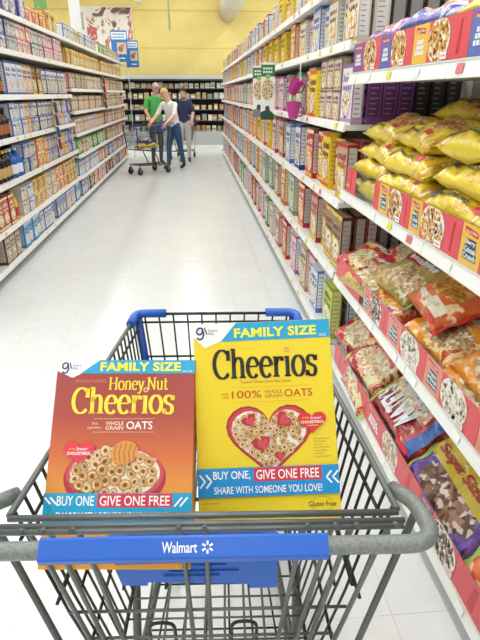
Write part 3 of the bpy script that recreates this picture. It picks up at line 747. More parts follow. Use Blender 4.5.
# third shelf
for i, (des, X, Y, Z, t, yw, fl, s, lab) in enumerate((
        ('redmallow', .93, 2.66, .715, 22, 6, False, 1, 'red cereal bag at the far end of the third shelf, behind red panel'),
        ('redmallow', 1.12, 2.48, .80, 25, -6, False, 2, 'red cereal bag leaning back behind the first red bag, third shelf'),
        ('tanloop', .98, 2.20, .77, 28, 4, False, 3, 'clear fronted bag of pale cereal on the third shelf beside red bags'),
        ('redorange', .95, 2.18, .675, 20, -4, False, 2, 'red and orange cereal bag under the clear fronted bag on the third shelf'),
        ('redorange', .99, 1.84, .80, 24, -8, True, 4, 'red and orange cereal bag on top of the orange bags, third shelf'),
        ('orange', .96, 1.72, .705, 22, 5, False, 1, 'orange cereal bag under a red and orange bag on the third shelf'),
        ('orange', .97, 1.34, .735, 24, -5, False, 3, 'orange cereal bag next to lime green bags on the third shelf'),
        ('orange', .95, 1.38, .65, 12, 2, False, 2, 'orange cereal bag lowest in the pile on the third shelf'),
        ('green', .96, .98, .78, 26, 8, False, 1, 'lime green cereal bag uppermost at the near end of the third shelf'),
        ('green', .94, .96, .68, 18, -3, False, 2, 'lime green cereal bag lower at the near end of the third shelf'))):
    bag(des, X, Y, Z, t, yw, fl, seed=s, L=.38, label=lab)
for des, X, Y, Z, t, yw, fl, s_, lab in (('redmallow', 1.20, 2.05, .86, 30, 5, False, 1, 'red cereal bag far back above the clear fronted bag, third shelf'),
        ('tanloop', 1.18, 1.62, .86, 26, -4, False, 2, 'clear fronted cereal bag at the back above the orange bags, third shelf'),
        ('orange', 1.20, 1.15, .86, 26, 6, False, 2, 'orange cereal bag at the back above the lime green bags, third shelf'),
        ('green', 1.20, 2.30, .34, 30, 3, False, 2, 'lime green cereal bag in the shaded back of the bottom shelf'),
        ('redtan', 1.20, 1.80, .36, 30, -3, False, 4, 'red and tan cereal bag in the shaded back of the bottom shelf'),
        ('tanloop', .90, 2.44, .69, 26, 8, False, 1, 'clear fronted cereal bag between two red bags, third shelf')):
    bag(des, X, Y, Z, t, yw, fl, seed=s_, L=.36, label=lab)
# bottom shelf
for i, (des, X, Y, Z, t, yw, fl, s, L, lab) in enumerate((
        ('redmallow', .93, 2.62, .29, 32, 0, False, 4, .38, 'red cereal bag at the far end of the bottom shelf below the lime boxes'),
        ('redtan', .90, 2.25, .31, 34, 5, False, 2, .38, 'red and tan cereal bag standing second on the bottom shelf'),
        ('redtan', .855, 2.24, .215, 44, -3, False, 5, .36, 'red and tan cereal bag low behind the bottom panel'),
        ('mateys', .895, 1.79, .32, 38, 0, True, 3, .46, 'dark red marshmallow cereal bag with silver lettering on the bottom shelf'),
        ('coco', .885, 1.34, .30, 40, 0, False, 2, .44, 'purple super size bag of chocolate cereal balls on the bottom shelf'),
        ('redorange', .885, .92, .28, 38, 0, False, 1, .38, 'red and orange cereal bag nearest on the bottom shelf beside the purple bag'))):
    bag(des, X, Y, Z, t, yw, fl, seed=s, L=L, W=.29, T=.10, label=lab)

# ------------------------------------------------------------------ clear bin fronts with printed cards
def card_mesh(kind, w, h, col='#d8343c', food='berry', words=None, seed=0):
    q = Print(0, .0003); r = random.Random(seed)
    q.box((-w/2, 0, 0), (w/2, .0012, h), M('#c9c4bc' if kind == 'photo' else col, .35))
    if kind == 'photo':
        q.rect(-w/2, w/2, 0, h, M(col, .35), 1)
        q.ell(0, h*.5, w*.50, h*.56, M('#f1ece2', .35), 2, 24)
        F_ = [M(c, .35) for c in CER[food]]
        for i in range(170):
            a = r.random()*2*PI; rr = math.sqrt(r.random()); x, zz = w*.45*rr*math.cos(a), h*.5+h*.50*rr*math.sin(a)
            if .003 < zz < h-.003: q.ell(x, zz, .0078*(.7+.6*r.random()), .0062, r.choice(F_), 3+(i % 4)*.4, 7, r.random()*3)
        q.rect(w*.18, w*.46, .004, .024, M('#f6f2ee', .4), 6); q.rect(w*.22, w*.42, .011, .017, M('#d9a0a0', .4), 7)
        # print beyond the card's own edge is cut away
        q2 = []
        for i, v in enumerate(q.v): q.v[i] = (max(-w/2, min(w/2, v[0])), v[1], max(0.0, min(h, v[2])))
    elif kind == 'logo':
        q.poly([(-w*.36, h*.80), (w*.28, h*.74), (w*.28, h*.88), (-w*.36, h*.94)], M('#c8202c', .35), 1)
        q.txt('Malt-O-Meal', -w*.32, w*.24, h*.795, h*.875, M('#f6e4dc', .35), 2, bold=.02)
        if words:
            ln = words.split('|'); n = len(ln); bw = .30*w; hh = .155*h
            for i, t in enumerate(ln):
                z0 = h*.18 + (n-1-i)*hh*1.06; e = bw*(.72+.28*i/max(1, n-1))
                q.rect(-e-.003, e+.003, z0-.003, z0+hh+.001, M('#26405e', .35), 1+.2*i)
                q.txt(t, -e, e, z0, z0+hh*.9, M('#eef2f4', .35), 3, bold=.03)
        else:
            for i in range(3):
                e = w*.3*(.7+.15*i); z0 = h*(.5-.14*i)
                for j in range(4): q.rect(-e+2*e*j/4, -e+2*e*(j+.8)/4, z0, z0+h*.11, M('#eef2f4', .35), 2)
    else:
        q.poly([(-w*.10, h*.12), (w*.05, h*.10), (w*.10, h*.9), (-w*.02, h*.85)], M('#c41f2a', .3), 1) if w > .07 else None
    return q.mesh({'photo': 'cereal_photo_card', 'logo': 'logo_card', 'plain': 'red_card'}[kind])
def bin_front(z, xf, cards, label, ya, yb, h=.128):
    e = empty('shelf_bin_front', (xf, ya, z)); tag(e, label, 'shelf panel', 'clear bin fronts on the near right shelves')
    q = MB(); q.box((.0045, yb-ya, 0), (.0065, 0, h+.003), CLEAR); q.obj('clear_panel', e)
    q = MB(); q.box((.0005, yb-ya, -.004), (.0085, 0, .002), M('#d9dad6', .4)); q.obj('bottom_channel', e)
    for i, c in enumerate(cards):
        y0, y1, kind = c[0], c[1], c[2]
        if kind == 'none': continue
        me = card_mesh(kind, abs(y0-y1)-.003, h-.006, *c[3:], seed=i) if len(c) < 6 else card_mesh(kind, abs(y0-y1)-.003, h-.006, c[3], c[4], c[5], seed=i)
        link(me.name.split('.')[0], me, e, (.003, (y0+y1)/2-ya, .003), (0, 0, -PI/2))
RED = '#de4c56'; YEL = '#eab945'; SAL = '#e58c74'  # RED is paled: glare on the clear fronts put into the card colour
BC = 'Berry|Colossal|Crunch'; FS = 'Frosted|Mini|Spooners'; CO = 'Coco|Roos'
bin_front(1.075, XR-.004, [(2.76,2.59,'plain',RED), (2.31,2.24,'plain',RED), (2.24,2.12,'logo',YEL,'berry',BC), (2.12,1.97,'photo',RED,'berry'), (1.97,1.886,'plain',RED), (1.886,1.783,'logo',YEL,'berry',BC), (1.783,1.597,'photo',RED,'berry'),
    (1.597,1.485,'plain',RED), (1.485,1.36,'logo',YEL,'berry',BC), (1.36,1.18,'photo',RED,'berry'), (1.18,1.06,'plain',RED), (1.06,.95,'logo',YEL,'berry',BC)], 'clear bin front with red and yellow berry cereal cards on the second shelf', 2.81, .5)
bin_front(1.645, XR-.004, [(2.80,2.64,'logo','#8a4a8e','loop',None), (2.64,2.46,'photo',RED,'flake'), (2.46,2.405,'plain',RED), (2.405,2.275,'logo','#5d5fb0','loop',None), (2.275,2.12,'photo',RED,'flake'), (2.12,2.05,'plain',RED), (2.05,1.92,'logo',YEL,'berry',None), (1.92,1.757,'photo',RED,'flake'),
    (1.757,1.63,'plain',RED), (1.63,1.50,'logo','#5d6fb8','loop',None), (1.50,1.34,'photo',RED,'flake'), (1.34,1.25,'plain',RED), (1.25,1.1,'logo',YEL,'berry',None)], 'clear bin front with purple, blue and yellow cards on the top near shelf', 2.82, .5)
bin_front(.585, XR-.004, [(2.82,2.37,'plain',RED), (2.31,2.21,'logo',SAL,'mini',FS), (2.21,2.05,'photo',RED,'choc'), (2.05,1.97,'plain',RED), (1.97,1.82,'logo',SAL,'mini',FS), (1.82,1.63,'photo',RED,'mini'), (1.63,1.58,'plain',RED), (1.58,1.45,'logo',SAL,'mini',FS), (1.45,1.27,'photo',RED,'mini'),
    (1.27,1.20,'plain',RED), (1.20,1.06,'logo',SAL,'mini',FS), (1.06,.88,'photo',RED,'mini')], 'clear bin front with salmon cards and pale cereal photos on the third shelf', 2.82, .5)
bin_front(.13, XR-.034, [(2.62,2.38,'plain',RED), (2.38,2.17,'photo',RED,'shred'), (2.17,2.03,'plain',RED), (2.03,1.80,'logo','#d8505a','mini',None), (1.80,1.62,'photo',RED,'shred'), (1.62,1.40,'plain',RED), (1.40,1.30,'logo','#8a4a8e','choc',CO), (1.30,1.12,'photo',RED,'choc'), (1.12,.9,'plain',RED), (.9,.76,'logo','#8a4a8e','choc',CO)],
    'clear bin front with red cards and brown cereal photo on the bottom shelf', 2.7, .4)

# ================================================================== SHOPPING CART
GREYT = speckle('grey_hammered_paint', [(.3, '#6f7573'), (.7, '#8b918e')], 220, .38, .15, bump=.12)
DGREY = M('#5c605f', .4, .2); WIREG = M('#686d6c', .35, .35); WIRED = M('#2c2f31', .35, .45); CBLUE = M('#1d5fc4', .35); DBLUE = M('#1a4aa6', .4); RUB = M('#2b2b2b', .7)  # WIRED: dark look of wires against the bright floor, put into their colour
def bend(pts, r=.06, n=6):
    """round the corners of a polyline"""
    P = [Vector(p) for p in pts]; out = [P[0]]
    for a, b_, c in zip(P[:-2], P[1:-1], P[2:]):
        d0, d1 = (a-b_), (c-b_); k = min(r, d0.length*.48, d1.length*.48); s, e = b_+d0.normalized()*k, b_+d1.normalized()*k
        for i in range(n+1):
            t = i/n; out.append(s*(1-t)**2 + b_*2*t*(1-t) + e*t*t)
    out.append(P[-1]); return out
def make_cart(loc, rz, label):
    C = empty('shopping_cart', loc, (0, 0, rz)); tag(C, label, 'shopping cart')
    def wire(p, parent, r=.0028, m=WIRED, n=6, name='wire'):
        q = MB(); q.tube(p, r, m, n=n); return q.obj(name, parent)
    YR, YF = -.36, .47; HR, HF = .285, .232; ZR, ZF = .985, .955        # rim rear / front
    yR, yF = -.27, .43; hR, hF = .205, .185; zR, zF = .43, .50           # basket floor
    rim = lambda s, t: Vector((s*(HR+(HF-HR)*t), YR+(YF-YR)*t, ZR+(ZF-ZR)*t))
    flo = lambda s, t: Vector((s*(hR+(hF-hR)*t), yR+(yF-yR)*t, zR+(zF-zR)*t))
    # handle
    q = MB(); q.tube(bend([(-.296, -.30, .972), (-.334, -.345, .985), (-.334, -.436, .998), (.316, -.436, .998), (.316, -.345, .985), (.296, -.30, .972)], .06, 8), .0122, GREYT, n=14); q.obj('handle', C)
    q = MB(); prof = [(-.68*n_+.733*d_, .733*n_+.68*d_) for n_, d_ in ((.003,-.0175), (.0125,-.0135), (.0135,-.011), (.0135,.0125), (.011,.0155), (-.012,.0145), (-.0135,-.012))]
    q.prism([(y-.436, zz+.998) for y, zz in prof], 'x', -.212, .166, CBLUE); sl = q.obj('handle_sleeve', C)
    p = Print(0, .0003); Wm = M('#eef3fa', .4)
    p.txt('Walmart', -.052, -.006, -.0065, .0070, Wm, 1, bold=.012)
    for k in range(6):
        a = math.radians(90+60*k); cx, cy = .0075, 0.0; d = Vector((math.cos(a), math.sin(a))); nn = Vector((-d.y, d.x))
        p.poly([(cx+d.x*.0028+nn.x*.0011, cy+d.y*.0028+nn.y*.0011), (cx+d.x*.0028-nn.x*.0011, cy+d.y*.0028-nn.y*.0011), (cx+d.x*.0078-nn.x*.0015, cy+d.y*.0078-nn.y*.0015), (cx+d.x*.0078+nn.x*.0015, cy+d.y*.0078+nn.y*.0015)], Wm, 1)
    p.obj('lettering', sl, (0, -.436-.68*.0139+.733*.0005, .998+.733*.0139+.68*.0005), (math.radians(-47.2), 0, 0))
    # rim, sides, front and floor of the basket
    for s in (-1, 1):
        q = MB(); q.tube([rim(s, t/6) for t in range(7)], .0052, WIREG, n=8); side = q.obj('side_rim', C)
        for k in range(24):
            t = (k+.4)/24; a, c = rim(s, t), flo(s, t); wire([a, a.lerp(c, .5)+Vector((s*.006, 0, 0)), c], side)
        for f_ in (.10, .42, .72):
            wire([rim(s, t/4).lerp(flo(s, t/4), f_)+Vector((s*(.004+.004*(f_ == .42)), 0, 0)) for t in range(5)], side, .0034)
        wire([flo(s, t/4) for t in range(5)], side, .0045)
    q = MB(); q.tube([rim(-1, 1), rim(1, 1)], .0045, WIRED, n=8); fr = q.obj('front_rim', C)
    for k in range(11):
        t = (k+.5)/11; a, c = rim(-1, 1).lerp(rim(1, 1), t), flo(-1, 1).lerp(flo(1, 1), t); wire([a, c], fr)
    for f_ in (.06, .30, .62): wire([rim(-1, 1).lerp(flo(-1, 1), f_)+Vector((0, .004, 0)), rim(1, 1).lerp(flo(1, 1), f_)+Vector((0, .004, 0))], fr, .0032)
    q = MB(); q.tube([flo(-1, 1), flo(1, 1)], .0045, WIREG, n=8); bf = q.obj('basket_floor', C)
    for k in range(1, 9): wire([flo(-1, 0).lerp(flo(1, 0), k/9), flo(-1, 1).lerp(flo(1, 1), k/9)], bf, .0028, WIREG)
    for k in range(15): wire([flo(-1, k/14)+Vector((0, 0, -.005)), flo(1, k/14)+Vector((0, 0, -.005))], bf, .0026, WIREG)
    # blue plastic corner guards at the front
    for s in (-1, 1):
        c0 = rim(s, 1)
        q = MB(); q.tube(bend([rim(s, .90), c0+Vector((s*.004, .004, 0)), c0+Vector((-s*.085, .004, 0))], .03, 5), .0125, CBLUE, n=10); q.obj('corner_guard', C)
        q = MB(); d = flo(s, 1)-c0
        q.tube([c0+d*.03, c0+d*.5, c0+d*.98], [.013, .012, .011], DBLUE, n=8); q.obj('corner_post', C)
    # rear gate
    q = MB(); q.tube([(-.285, -.364, .984), (.285, -.364, .984)], .005, WIREG, n=8); gate = q.obj('rear_gate', C)
    wire([(-.290, -.379, .983), (.290, -.379, .983)], gate, .0046, WIREG); wire([(-.285, -.391, .984), (.285, -.391, .984)], gate, .0042, WIREG)
    for x in (-.258, -.228, -.186, -.036, .001, .148, .189, .219, .275):
        wire([(x, -.395, .989), (x*.995, -.374, .975), (x*.95, -.36, .90), (x*.70, -.29, .44)], gate, .0042, WIREG, 8, 'upright_wire')
    for zz, hw in ((.745, .235), (.66, .22), (.56, .205), (.45, .19)):
        yy = -.36 + (.90-zz)/.46*.07
        wire([(-hw, yy+.004, zz), (hw, yy+.004, zz)], gate, .003, WIREG)
    for cx in (-.085, .060):
        wire(bend([(cx-.024, -.29, .46), (cx-.022, -.322, .70), (cx+.022, -.322, .70), (cx+.024, -.29, .46)], .02, 4), gate, .0034, WIRED, 6, 'leg_loop')
    # blue flap of the child seat
    q = MB(); n = 16; top = []
    for k in range(n+1):
        t = k/n; top.append((-.150+.262*t, .930+.020*math.sin(PI*t)**.8))
    bot = [(.112, .812), (.068, .812), (.066, .822), (-.095, .830), (-.097, .822), (-.138, .824)]
    q.prism(top[::-1] + bot[::-1], 'x', 0, 0, CBLUE) if False else None
    poly = top + bot
    A_ = [(x, -.354+(.95-zz)*.05, zz) for x, zz in poly]; B_ = [(x, y+.007, zz) for x, y, zz in A_]
    q.face(A_[::-1], CBLUE); q.face(B_, CBLUE)
    for k in range(len(poly)): q.face([A_[k], A_[(k+1) % len(poly)], B_[(k+1) % len(poly)], B_[k]], CBLUE)
    fl = q.obj('seat_flap', C)
    q = MB()
    for k, (x0, x1, zz) in enumerate(((-.07, .03, .868), (-.06, .05, .855), (-.07, .02, .845))):
        q.box((x0, -.3525, zz), (x1, -.3505, zz+.0018), M('#2a68cc', .4))
    q.obj('embossed_lines', fl, (0, .0005, 0))
    # folding child seat
    q = MB(); q.tube(bend([(-.24, -.335, .80), (-.235, -.13, .80), (.235, -.13, .80), (.24, -.335, .80)], .03, 4), .004, WIRED, n=6); seat = q.obj('child_seat', C)
    for k in range(7): wire([(-.21+.07*k, -.335, .80), (-.21+.07*k, -.13, .80)], seat)
    q = MB(); q.tube(bend([(-.235, -.215, .80), (-.235, -.03, 1.0), (.235, -.03, 1.0), (.235, -.215, .80)], .03, 4), .004, WIRED, n=6); sb = q.obj('seat_back', C)
    for k in range(7): wire([(-.21+.07*k, -.215, .80), (-.21+.07*k, -.03, 1.0)], sb)
    # frame under the basket, rack and casters
    q = MB()
    for s in (-1, 1):
        q.tube(bend([(s*.322, -.345, .975), (s*.262, -.30, .55), (s*.24, -.29, .20), (s*.22, -.20, .16), (s*.165, .42, .20)], .05, 5), [.0062]*9+[.0105]*40, DGREY, n=10)
        q.tube([(s*.205, .02, .44), (s*.20, -.10, .17)], .011, DGREY, n=8)
    q.tube([(-.235, -.28, .19), (.235, -.28, .19)], .010, GREYT, n=8); q.tube([(-.165, .42, .20), (.165, .42, .20)], .010, GREYT, n=8)
    q.obj('chassis', C)
    q = MB(); q.tube([(-.2, -.24, .175), (.2, -.24, .175)], .004, WIRED, n=6); rack = q.obj('lower_rack', C)
    for k in range(6): wire([(-.18+.072*k, -.24, .178), (-.13+.052*k, .40, .205)], rack, .003)
    for k in range(4): wire([(-.2+.01*k, -.1+.14*k, .172+.008*k), (.2-.01*k, -.1+.14*k, .172+.008*k)], rack, .003)
    wm = MB(); wm.tube([(-.016,0,0),(-.012,0,0),(.012,0,0),(.016,0,0)], [.052,.062,.062,.052], RUB, n=18); wme = wm.mesh('wheel')
    fm = MB()
    for s in (-1, 1): fm.prism([(-.018, 0), (.018, 0), (.026, .085), (-.026, .085)], 'x', s*.019, s*.022, WIREG)
    fm.box((-.022, -.026, .085), (.022, .026, .09), WIREG); fm.tube([(0, 0, .09), (0, 0, .13)], .010, WIREG, n=8); fme = fm.mesh('fork')
    for x, y in ((-.232, -.285), (.232, -.285), (-.165, .40), (.165, .40)):
        ca = link('caster', fme, C, (x, y, .062)); link('wheel', wme, ca)
    return C
CART = make_cart((.02, .95, 0), math.radians(-3.5), 'grey wire shopping cart with blue handle holding two cereal boxes in front')

# ================================================================== THE TWO CEREAL BOXES IN THE CART
def big_box(name, label, loc, deg, W, H, D, base):
    e = empty(name, loc, (math.radians(deg[1]), math.radians(deg[2]), math.radians(deg[0]))); tag(e, label, 'cereal box', 'family size boxes in the cart seat')
    q = MB(); q.box((-W/2, 0, -H/2), (W/2, D, H/2), base); body = q.mesh('box_body')
    bm = bmesh.new(); bm.from_mesh(body); bmesh.ops.bevel(bm, geom=list(bm.edges), offset=.0012, segments=1, affect='EDGES'); bm.to_mesh(body); bm.free()
    link('box_body', body, e)
    q = MB(); q.box((-W/2+.001, D*.42, H/2-.0005), (W/2-.001, D*.58, H/2+.0012), M('#e8dfc0', .5)); q.obj('top_flap', e)
    return e
INK = M('#1c1a18', .4); WH = M('#f6f6f2', .4); CY = M('#18a0cf', .38); STR = M('#f2ea3a', .38); CRED = M('#d3314a', .38)
def gm_logo(p, cx, cy, s):
    N = M('#26327e', .4); w = .0032*s
    p.line([(cx+.006*s, cy+.006*s), (cx+.001*s, cy+.009*s), (cx-.005*s, cy+.006*s), (cx-.006*s, cy), (cx-.002*s, cy-.004*s), (cx+.004*s, cy-.002*s), (cx+.005*s, cy+.004*s)], w, N, 4)
    p.line([(cx+.005*s, cy+.006*s), (cx+.007*s, cy-.004*s), (cx+.004*s, cy-.012*s), (cx-.003*s, cy-.013*s), (cx-.005*s, cy-.009*s)], w, N, 4)
    p.line([(cx+.009*s, cy+.009*s), (cx+.011*s, cy+.002*s), (cx+.013*s, cy-.004*s)], w*.7, N, 4)
    p.txt('General', cx+.015*s, cx+.032*s, cy+.001*s, cy+.0055*s, N, 4); p.txt('Mills', cx+.015*s, cx+.026*s, cy-.0055*s, cy-.001*s, N, 4)
def cheerio_rings(p, poly_test, x0, x1, y0, y1, n, r, seed, layer=5):
    rr = random.Random(seed); T = [M(c, .4) for c in ('#d9b07a', '#cfa062', '#e2bf8c', '#c8955a')]; E_ = M('#84552c', .4); pts = []; tries = 0
    while len(pts) < n and tries < 6000:
        tries += 1; x, y = rr.uniform(x0, x1), rr.uniform(y0, y1)
        if not poly_test((x, y)): continue
        if any((x-a)**2+(y-c)**2 < (r*1.45)**2 for a, c in pts): continue
        pts.append((x, y))
    for i, (x, y) in enumerate(pts):
        sq = .65+.35*rr.random(); ro = rr.random()*3; l = layer+(i % 8)*.8; s = r*(.9+.25*rr.random())
        p.ell(x, y, s*.34, s*.34*sq, M('#7a5230', .4), l, 8, ro); p.ring(x, y, s*.30, s*1.08, E_, l, 12, sq, rot=ro); p.ring(x, y, s*.40, s*.98, rr.choice(T), l+.25, 12, sq, rot=ro)
        p.ring(x, y, s*.58, s*.76, M('#edd3a4', .4), l+.45, 8, sq, a0=.6, a1=2.6, rot=ro)
def chevrons(p, u, v, s, h, m, layer):
    for k in range(2):
        x = u + k*.011*s
        p.line([(x+.009*s, v+h), (x, v), (x+.009*s, v-h)], .0028, m, layer)

# --- yellow box
W, H, D = .24, .345, .072
YB = big_box('cereal_box', 'bright yellow family size cereal box with heart shaped bowl, in the cart', (.107, .745, 1.034), (-5.3, -30.8, -3.1), W, H, D, M('#ecd02a', .38))
hw, hh = W/2-.0005, H/2-.0005
p = Print(-.0003)
p.poly([(-hw, hh), (-.044, hh), (-.070, .1415), (-.100, .130), (-hw, .150)], WH, 1)
p.poly([(-.044, hh), (hw, hh), (hw, .140), (-.072, .140)], CY, 1.5)
p.txt('FAMILY SIZE', -.048, .096, .1455, .1625, STR, 3, bold=.035, spacing=1.04); p.txt('20 OZ', .100, .113, .1425, .147, WH, 3)
gm_logo(p, -.108, .1575, .95); p.obj('family_size_banner', YB)
p = Print(-.0003); V, Fs, dots = fit_serif('Cheerios', -.088, .095, .073, .127, thick=.14, thin=.045, track=.98)
p.geo((V, Fs), INK, 3)
for dx, dy in dots: p.ring(dx, dy, .0022, .0048, M('#dca25c', .4), 3, 12)
p.obj('name_lettering', YB)
p = Print(-.0003); BR = M('#b86a2a', .4); LT = M('#c9972c', .4)
p.txt('Toasted Whole Grain Oat Cereal', -.041, .047, .0655, .0705, BR, 2)
p.rect(-.056, .077, .0582, .0587, LT, 2); p.rect(-.056, .077, .0330, .0335, LT, 2)
p.txt('100%', -.056, -.005, .040, .053, M('#c2501e', .4), 2, bold=.004); p.txt('WHOLE', .001, .031, .047, .053, BR, 2); p.txt('GRAIN', .001, .031, .0395, .0455, BR, 2); p.txt('OATS', .035, .083, .040, .053, M('#c2501e', .4), 2, bold=.008)
p.txt('made', -.074, -.062, .047, .051, BR, 2); p.txt('with', -.072, -.062, .041, .045, BR, 2); p.obj('oats_lettering', YB)
p = Print(-.0003); HO = heart_pts(.0055, -.037, .0735, .064); HI = heart_pts(.0055, -.037, .0645, .0555)
p.poly(HO, M('#a8242e', .35), 2); p.poly(heart_pts(.0055, -.0365, .070, .0605), M('#c6404a', .35), 2.4); p.poly(HI, M('#efe6d6', .35), 2.8)
cheerio_rings(p, lambda q: inside(q, heart_pts(.0055, -.037, .060, .051)), -.06, .08, -.09, .03, 150, .0056, 3)
for (sx, sy, ss, ro) in ((-.027, .000, .013, .5), (.029, .000, .015, -.9), (-.008, -.040, .016, .2), (.022, -.060, .009, 0)):
    c, d_ = math.cos(ro), math.sin(ro); P = [(sx+(x*c-y*d_), sy+(x*d_+y*c)) for x, y in heart_pts(0, 0, ss, ss*.85, 16)]
    p.poly(P, M('#b82a34', .35), 13); P = [(sx+.15*ss+(x*c-y*d_), sy+(x*d_+y*c)) for x, y in heart_pts(0, 0, ss*.62, ss*.62, 14)]; p.poly(P, M('#c94a52', .35), 13.5)
p.obj('heart_bowl_print', YB)
p = Print(-.0003); p.poly(heart_pts(.0795, -.006, .0245, .0185), M('#d8303a', .35), 15)
p.txt('can help', .062, .074, .0005, .005, STR, 16); p.txt('lower', .076, .096, .000, .0055, WH, 16, shear=.3); p.txt('CHOLESTEROL', .060, .100, -.0065, -.002, WH, 16, bold=.02); p.rect(.070, .090, -.0105, -.0095, STR, 16); p.obj('heart_badge', YB)
p = Print(-.0003)
p.rect(-hw, hw, -.1235, -.076, M('#1b8ed0', .38), 15.5); p.rect(-.024, .090, -.0995, -.0772, CRED, 16)
p.txt('BUY ONE,', -.093, -.030, -.0965, -.0810, WH, 17, bold=.012); p.txt('GIVE ONE FREE', -.020, .086, -.0962, -.0805, WH, 17, bold=.012)
p.txt('SHARE WITH SOMEONE YOU LOVE!', -.092, .090, -.1185, -.1065, WH, 17, bold=.008)
chevrons(p, .098, -.096, 1, .010, WH, 17)
for x in (-.116, -.105): p.line([(x, -.086), (x+.009, -.097), (x, -.108)], .0028, WH, 17)
p.obj('offer_strip', YB)
p = Print(-.0003); OL = M('#4a3a1c', .4)
p.txt('Gluten Free', .066, .112, -.1445, -.136, OL, 2, bold=.004); p.ring(.089, -.140, .0185, .019, OL, 2, 14, .62, .3, PI-.3); p.ring(.089, -.140, .0185, .019, OL, 2, 14, .62, PI+.3, 2*PI-.3)
for k in range(4): p.ring(-.105+.015*k, -.146, .0048, .0053, M('#b89a2c', .4), 2, 10)
p.rect(-.112, -.085, -.1345, -.1335, M('#b89a2c', .4), 2)
for k in range(7): p.rect(.080, .108-.006*(k % 3), -.033-.005*k, -.0318-.005*k, M('#c2a23a', .4), 2)
p.obj('small_print', YB)['kind'] = 'stuff'

# --- honey coloured box
H2 = .335
def honey_mat():
    m, nt, b_ = nodes_mat('honey_box_print', .38); tc = nt.nodes.new('ShaderNodeTexCoord'); sp = nt.nodes.new('ShaderNodeSeparateXYZ'); nt.links.new(tc.outputs['Object'], sp.inputs[0])
    mr = nt.nodes.new('ShaderNodeMapRange'); mr.inputs[1].default_value = -H2/2; mr.inputs[2].default_value = H2/2; nt.links.new(sp.outputs['Z'], mr.inputs[0])
    nt.links.new(ramp(nt, mr.outputs[0], [(0, '#f0a62c'), (.30, '#e8a03a'), (.52, '#cf6a3a'), (.72, '#a84338'), (1, '#9c3a38')]), b_.inputs['Base Color']); return m
HB = big_box('cereal_box', 'reddish orange family size honey nut cereal box leaning on the left in the cart', (-.138, .713, .995), (-4.6, -40.2, .1), W, H2, .07, honey_mat())
hh = H2/2-.0005; YG = M('#f7dd3c', .38)
p = Print(-.0003)
p.poly([(-hw, hh), (-.047, hh), (-.077, .1435), (-.092, .136), (-hw, .148)], WH, 1); p.poly([(-.047, hh), (hw, hh), (hw, .1435), (-.079, .1435)], CY, 1.5)
p.txt('FAMILY SIZE', -.045, .095, .1475, .1635, STR, 3, bold=.035, spacing=1.04); p.txt('19.5 OZ', .098, .115, .1455, .149, WH, 3); gm_logo(p, -.106, .155, .85); p.obj('family_size_banner', HB)
p = Print(-.0003); V, Fs, d1 = fit_serif('Honey Nut', -.028, .074, .108, .137, thick=.12, thin=.045, track=.96); p.geo((V, Fs), YG, 3)
V, Fs, dots = fit_serif('Cheerios', -.090, .086, .073, .120, thick=.14, thin=.045, track=.98); p.geo((V, Fs), YG, 3.5)
for dx, dy in dots: p.ring(dx, dy, .002, .0045, M('#e6b878', .4), 4, 12)
p.txt('NATURALLY FLAVORED', -.086, -.033, .1275, .133, M('#dc8a5c', .4), 2); p.obj('name_lettering', HB)
p = Print(-.0003); PL = M('#f4dcc8', .4)
p.rect(-.050, .053, .0655, .066, PL, 2); p.rect(-.050, .053, .0435, .044, PL, 2)
p.txt('first', -.052, -.042, .056, .061, PL, 2, shear=.3); p.txt('ingredient', -.060, -.036, .0485, .0535, PL, 2, shear=.3); p.txt('WHOLE', -.029, .001, .055, .0615, PL, 2, bold=.01); p.txt('GRAIN', -.029, .001, .0475, .054, PL, 2, bold=.01); p.txt('OATS', .006, .050, .0485, .0615, WH, 2, bold=.01); p.obj('oats_lettering', HB)
p = Print(-.0003); bx, by = -.008, -.022
p.ell(bx, by-.008, .084, .052, M('#b02c3c', .35), 2, 34); p.ell(bx, by-.002, .080, .046, M('#cc4a58', .35), 2.3, 34); p.ell(bx, by, .074, .041, M('#efe0c6', .35), 2.6, 34)
cheerio_rings(p, lambda q: ((q[0]-bx)/.068)**2+((q[1]-by)/.037)**2 < 1, -.09, .08, -.07, .03, 60, .0088, 8)
DP = M('#d9924a', .35)
p.ell(.006, .010, .023, .019, DP, 14, 22, .3)
for k in range(-2, 3): p.line([(.006+.008*k+.003, .010+.016*math.sqrt(1-(k/2.9)**2)), (.006+.008*k-.001, .010), (.006+.008*k+.002, .010-.017*math.sqrt(1-(k/2.9)**2))], .0018, M('#b06426', .35), 14.5)
p.line([(.026, .006), (.060, -.002)], .006, M('#d3a060', .35), 13.8); p.obj('bowl_and_dipper_print', HB)
p = Print(-.0003); p.poly(heart_pts(-.069, .009, .0255, .0195), M('#e0384c', .35), 16); p.txt('can help', -.086, -.076, .014, .018, STR, 17); p.txt('lower', -.074, -.054, .0135, .0195, WH, 17, shear=.3); p.txt('CHOLESTEROL', -.089, -.049, .0065, .0115, WH, 17, bold=.02); p.obj('heart_badge', HB)
p = Print(-.0003)
p.rect(-hw, hw, -.099, -.0535, CY, 16); p.rect(-.033, .088, -.0755, -.0545, CRED, 16.4)
p.txt('BUY ONE', -.098, -.038, -.073, -.0575, WH, 17, bold=.012); p.txt('GIVE ONE FREE', -.029, .084, -.073, -.0575, WH, 17, bold=.012); p.txt('SHARE WITH SOMEONE YOU LOVE!', -.098, .084, -.0945, -.0825, WH, 17, bold=.008)
for x in (.092, .101): p.line([(x+.012, -.060), (x, -.074)], .0028, WH, 17)
for x in (-.118, -.109): p.line([(x, -.060), (x+.010, -.070)], .0028, WH, 17)
p.obj('offer_strip', HB)
p = Print(-.0003); p.txt('Sweetened Whole Grain Oat Cereal with Real Honey & Natural Almond Flavor', -.108, .10, -.1135, -.1075, M('#b0641c', .4), 2); p.obj('small_print', HB)

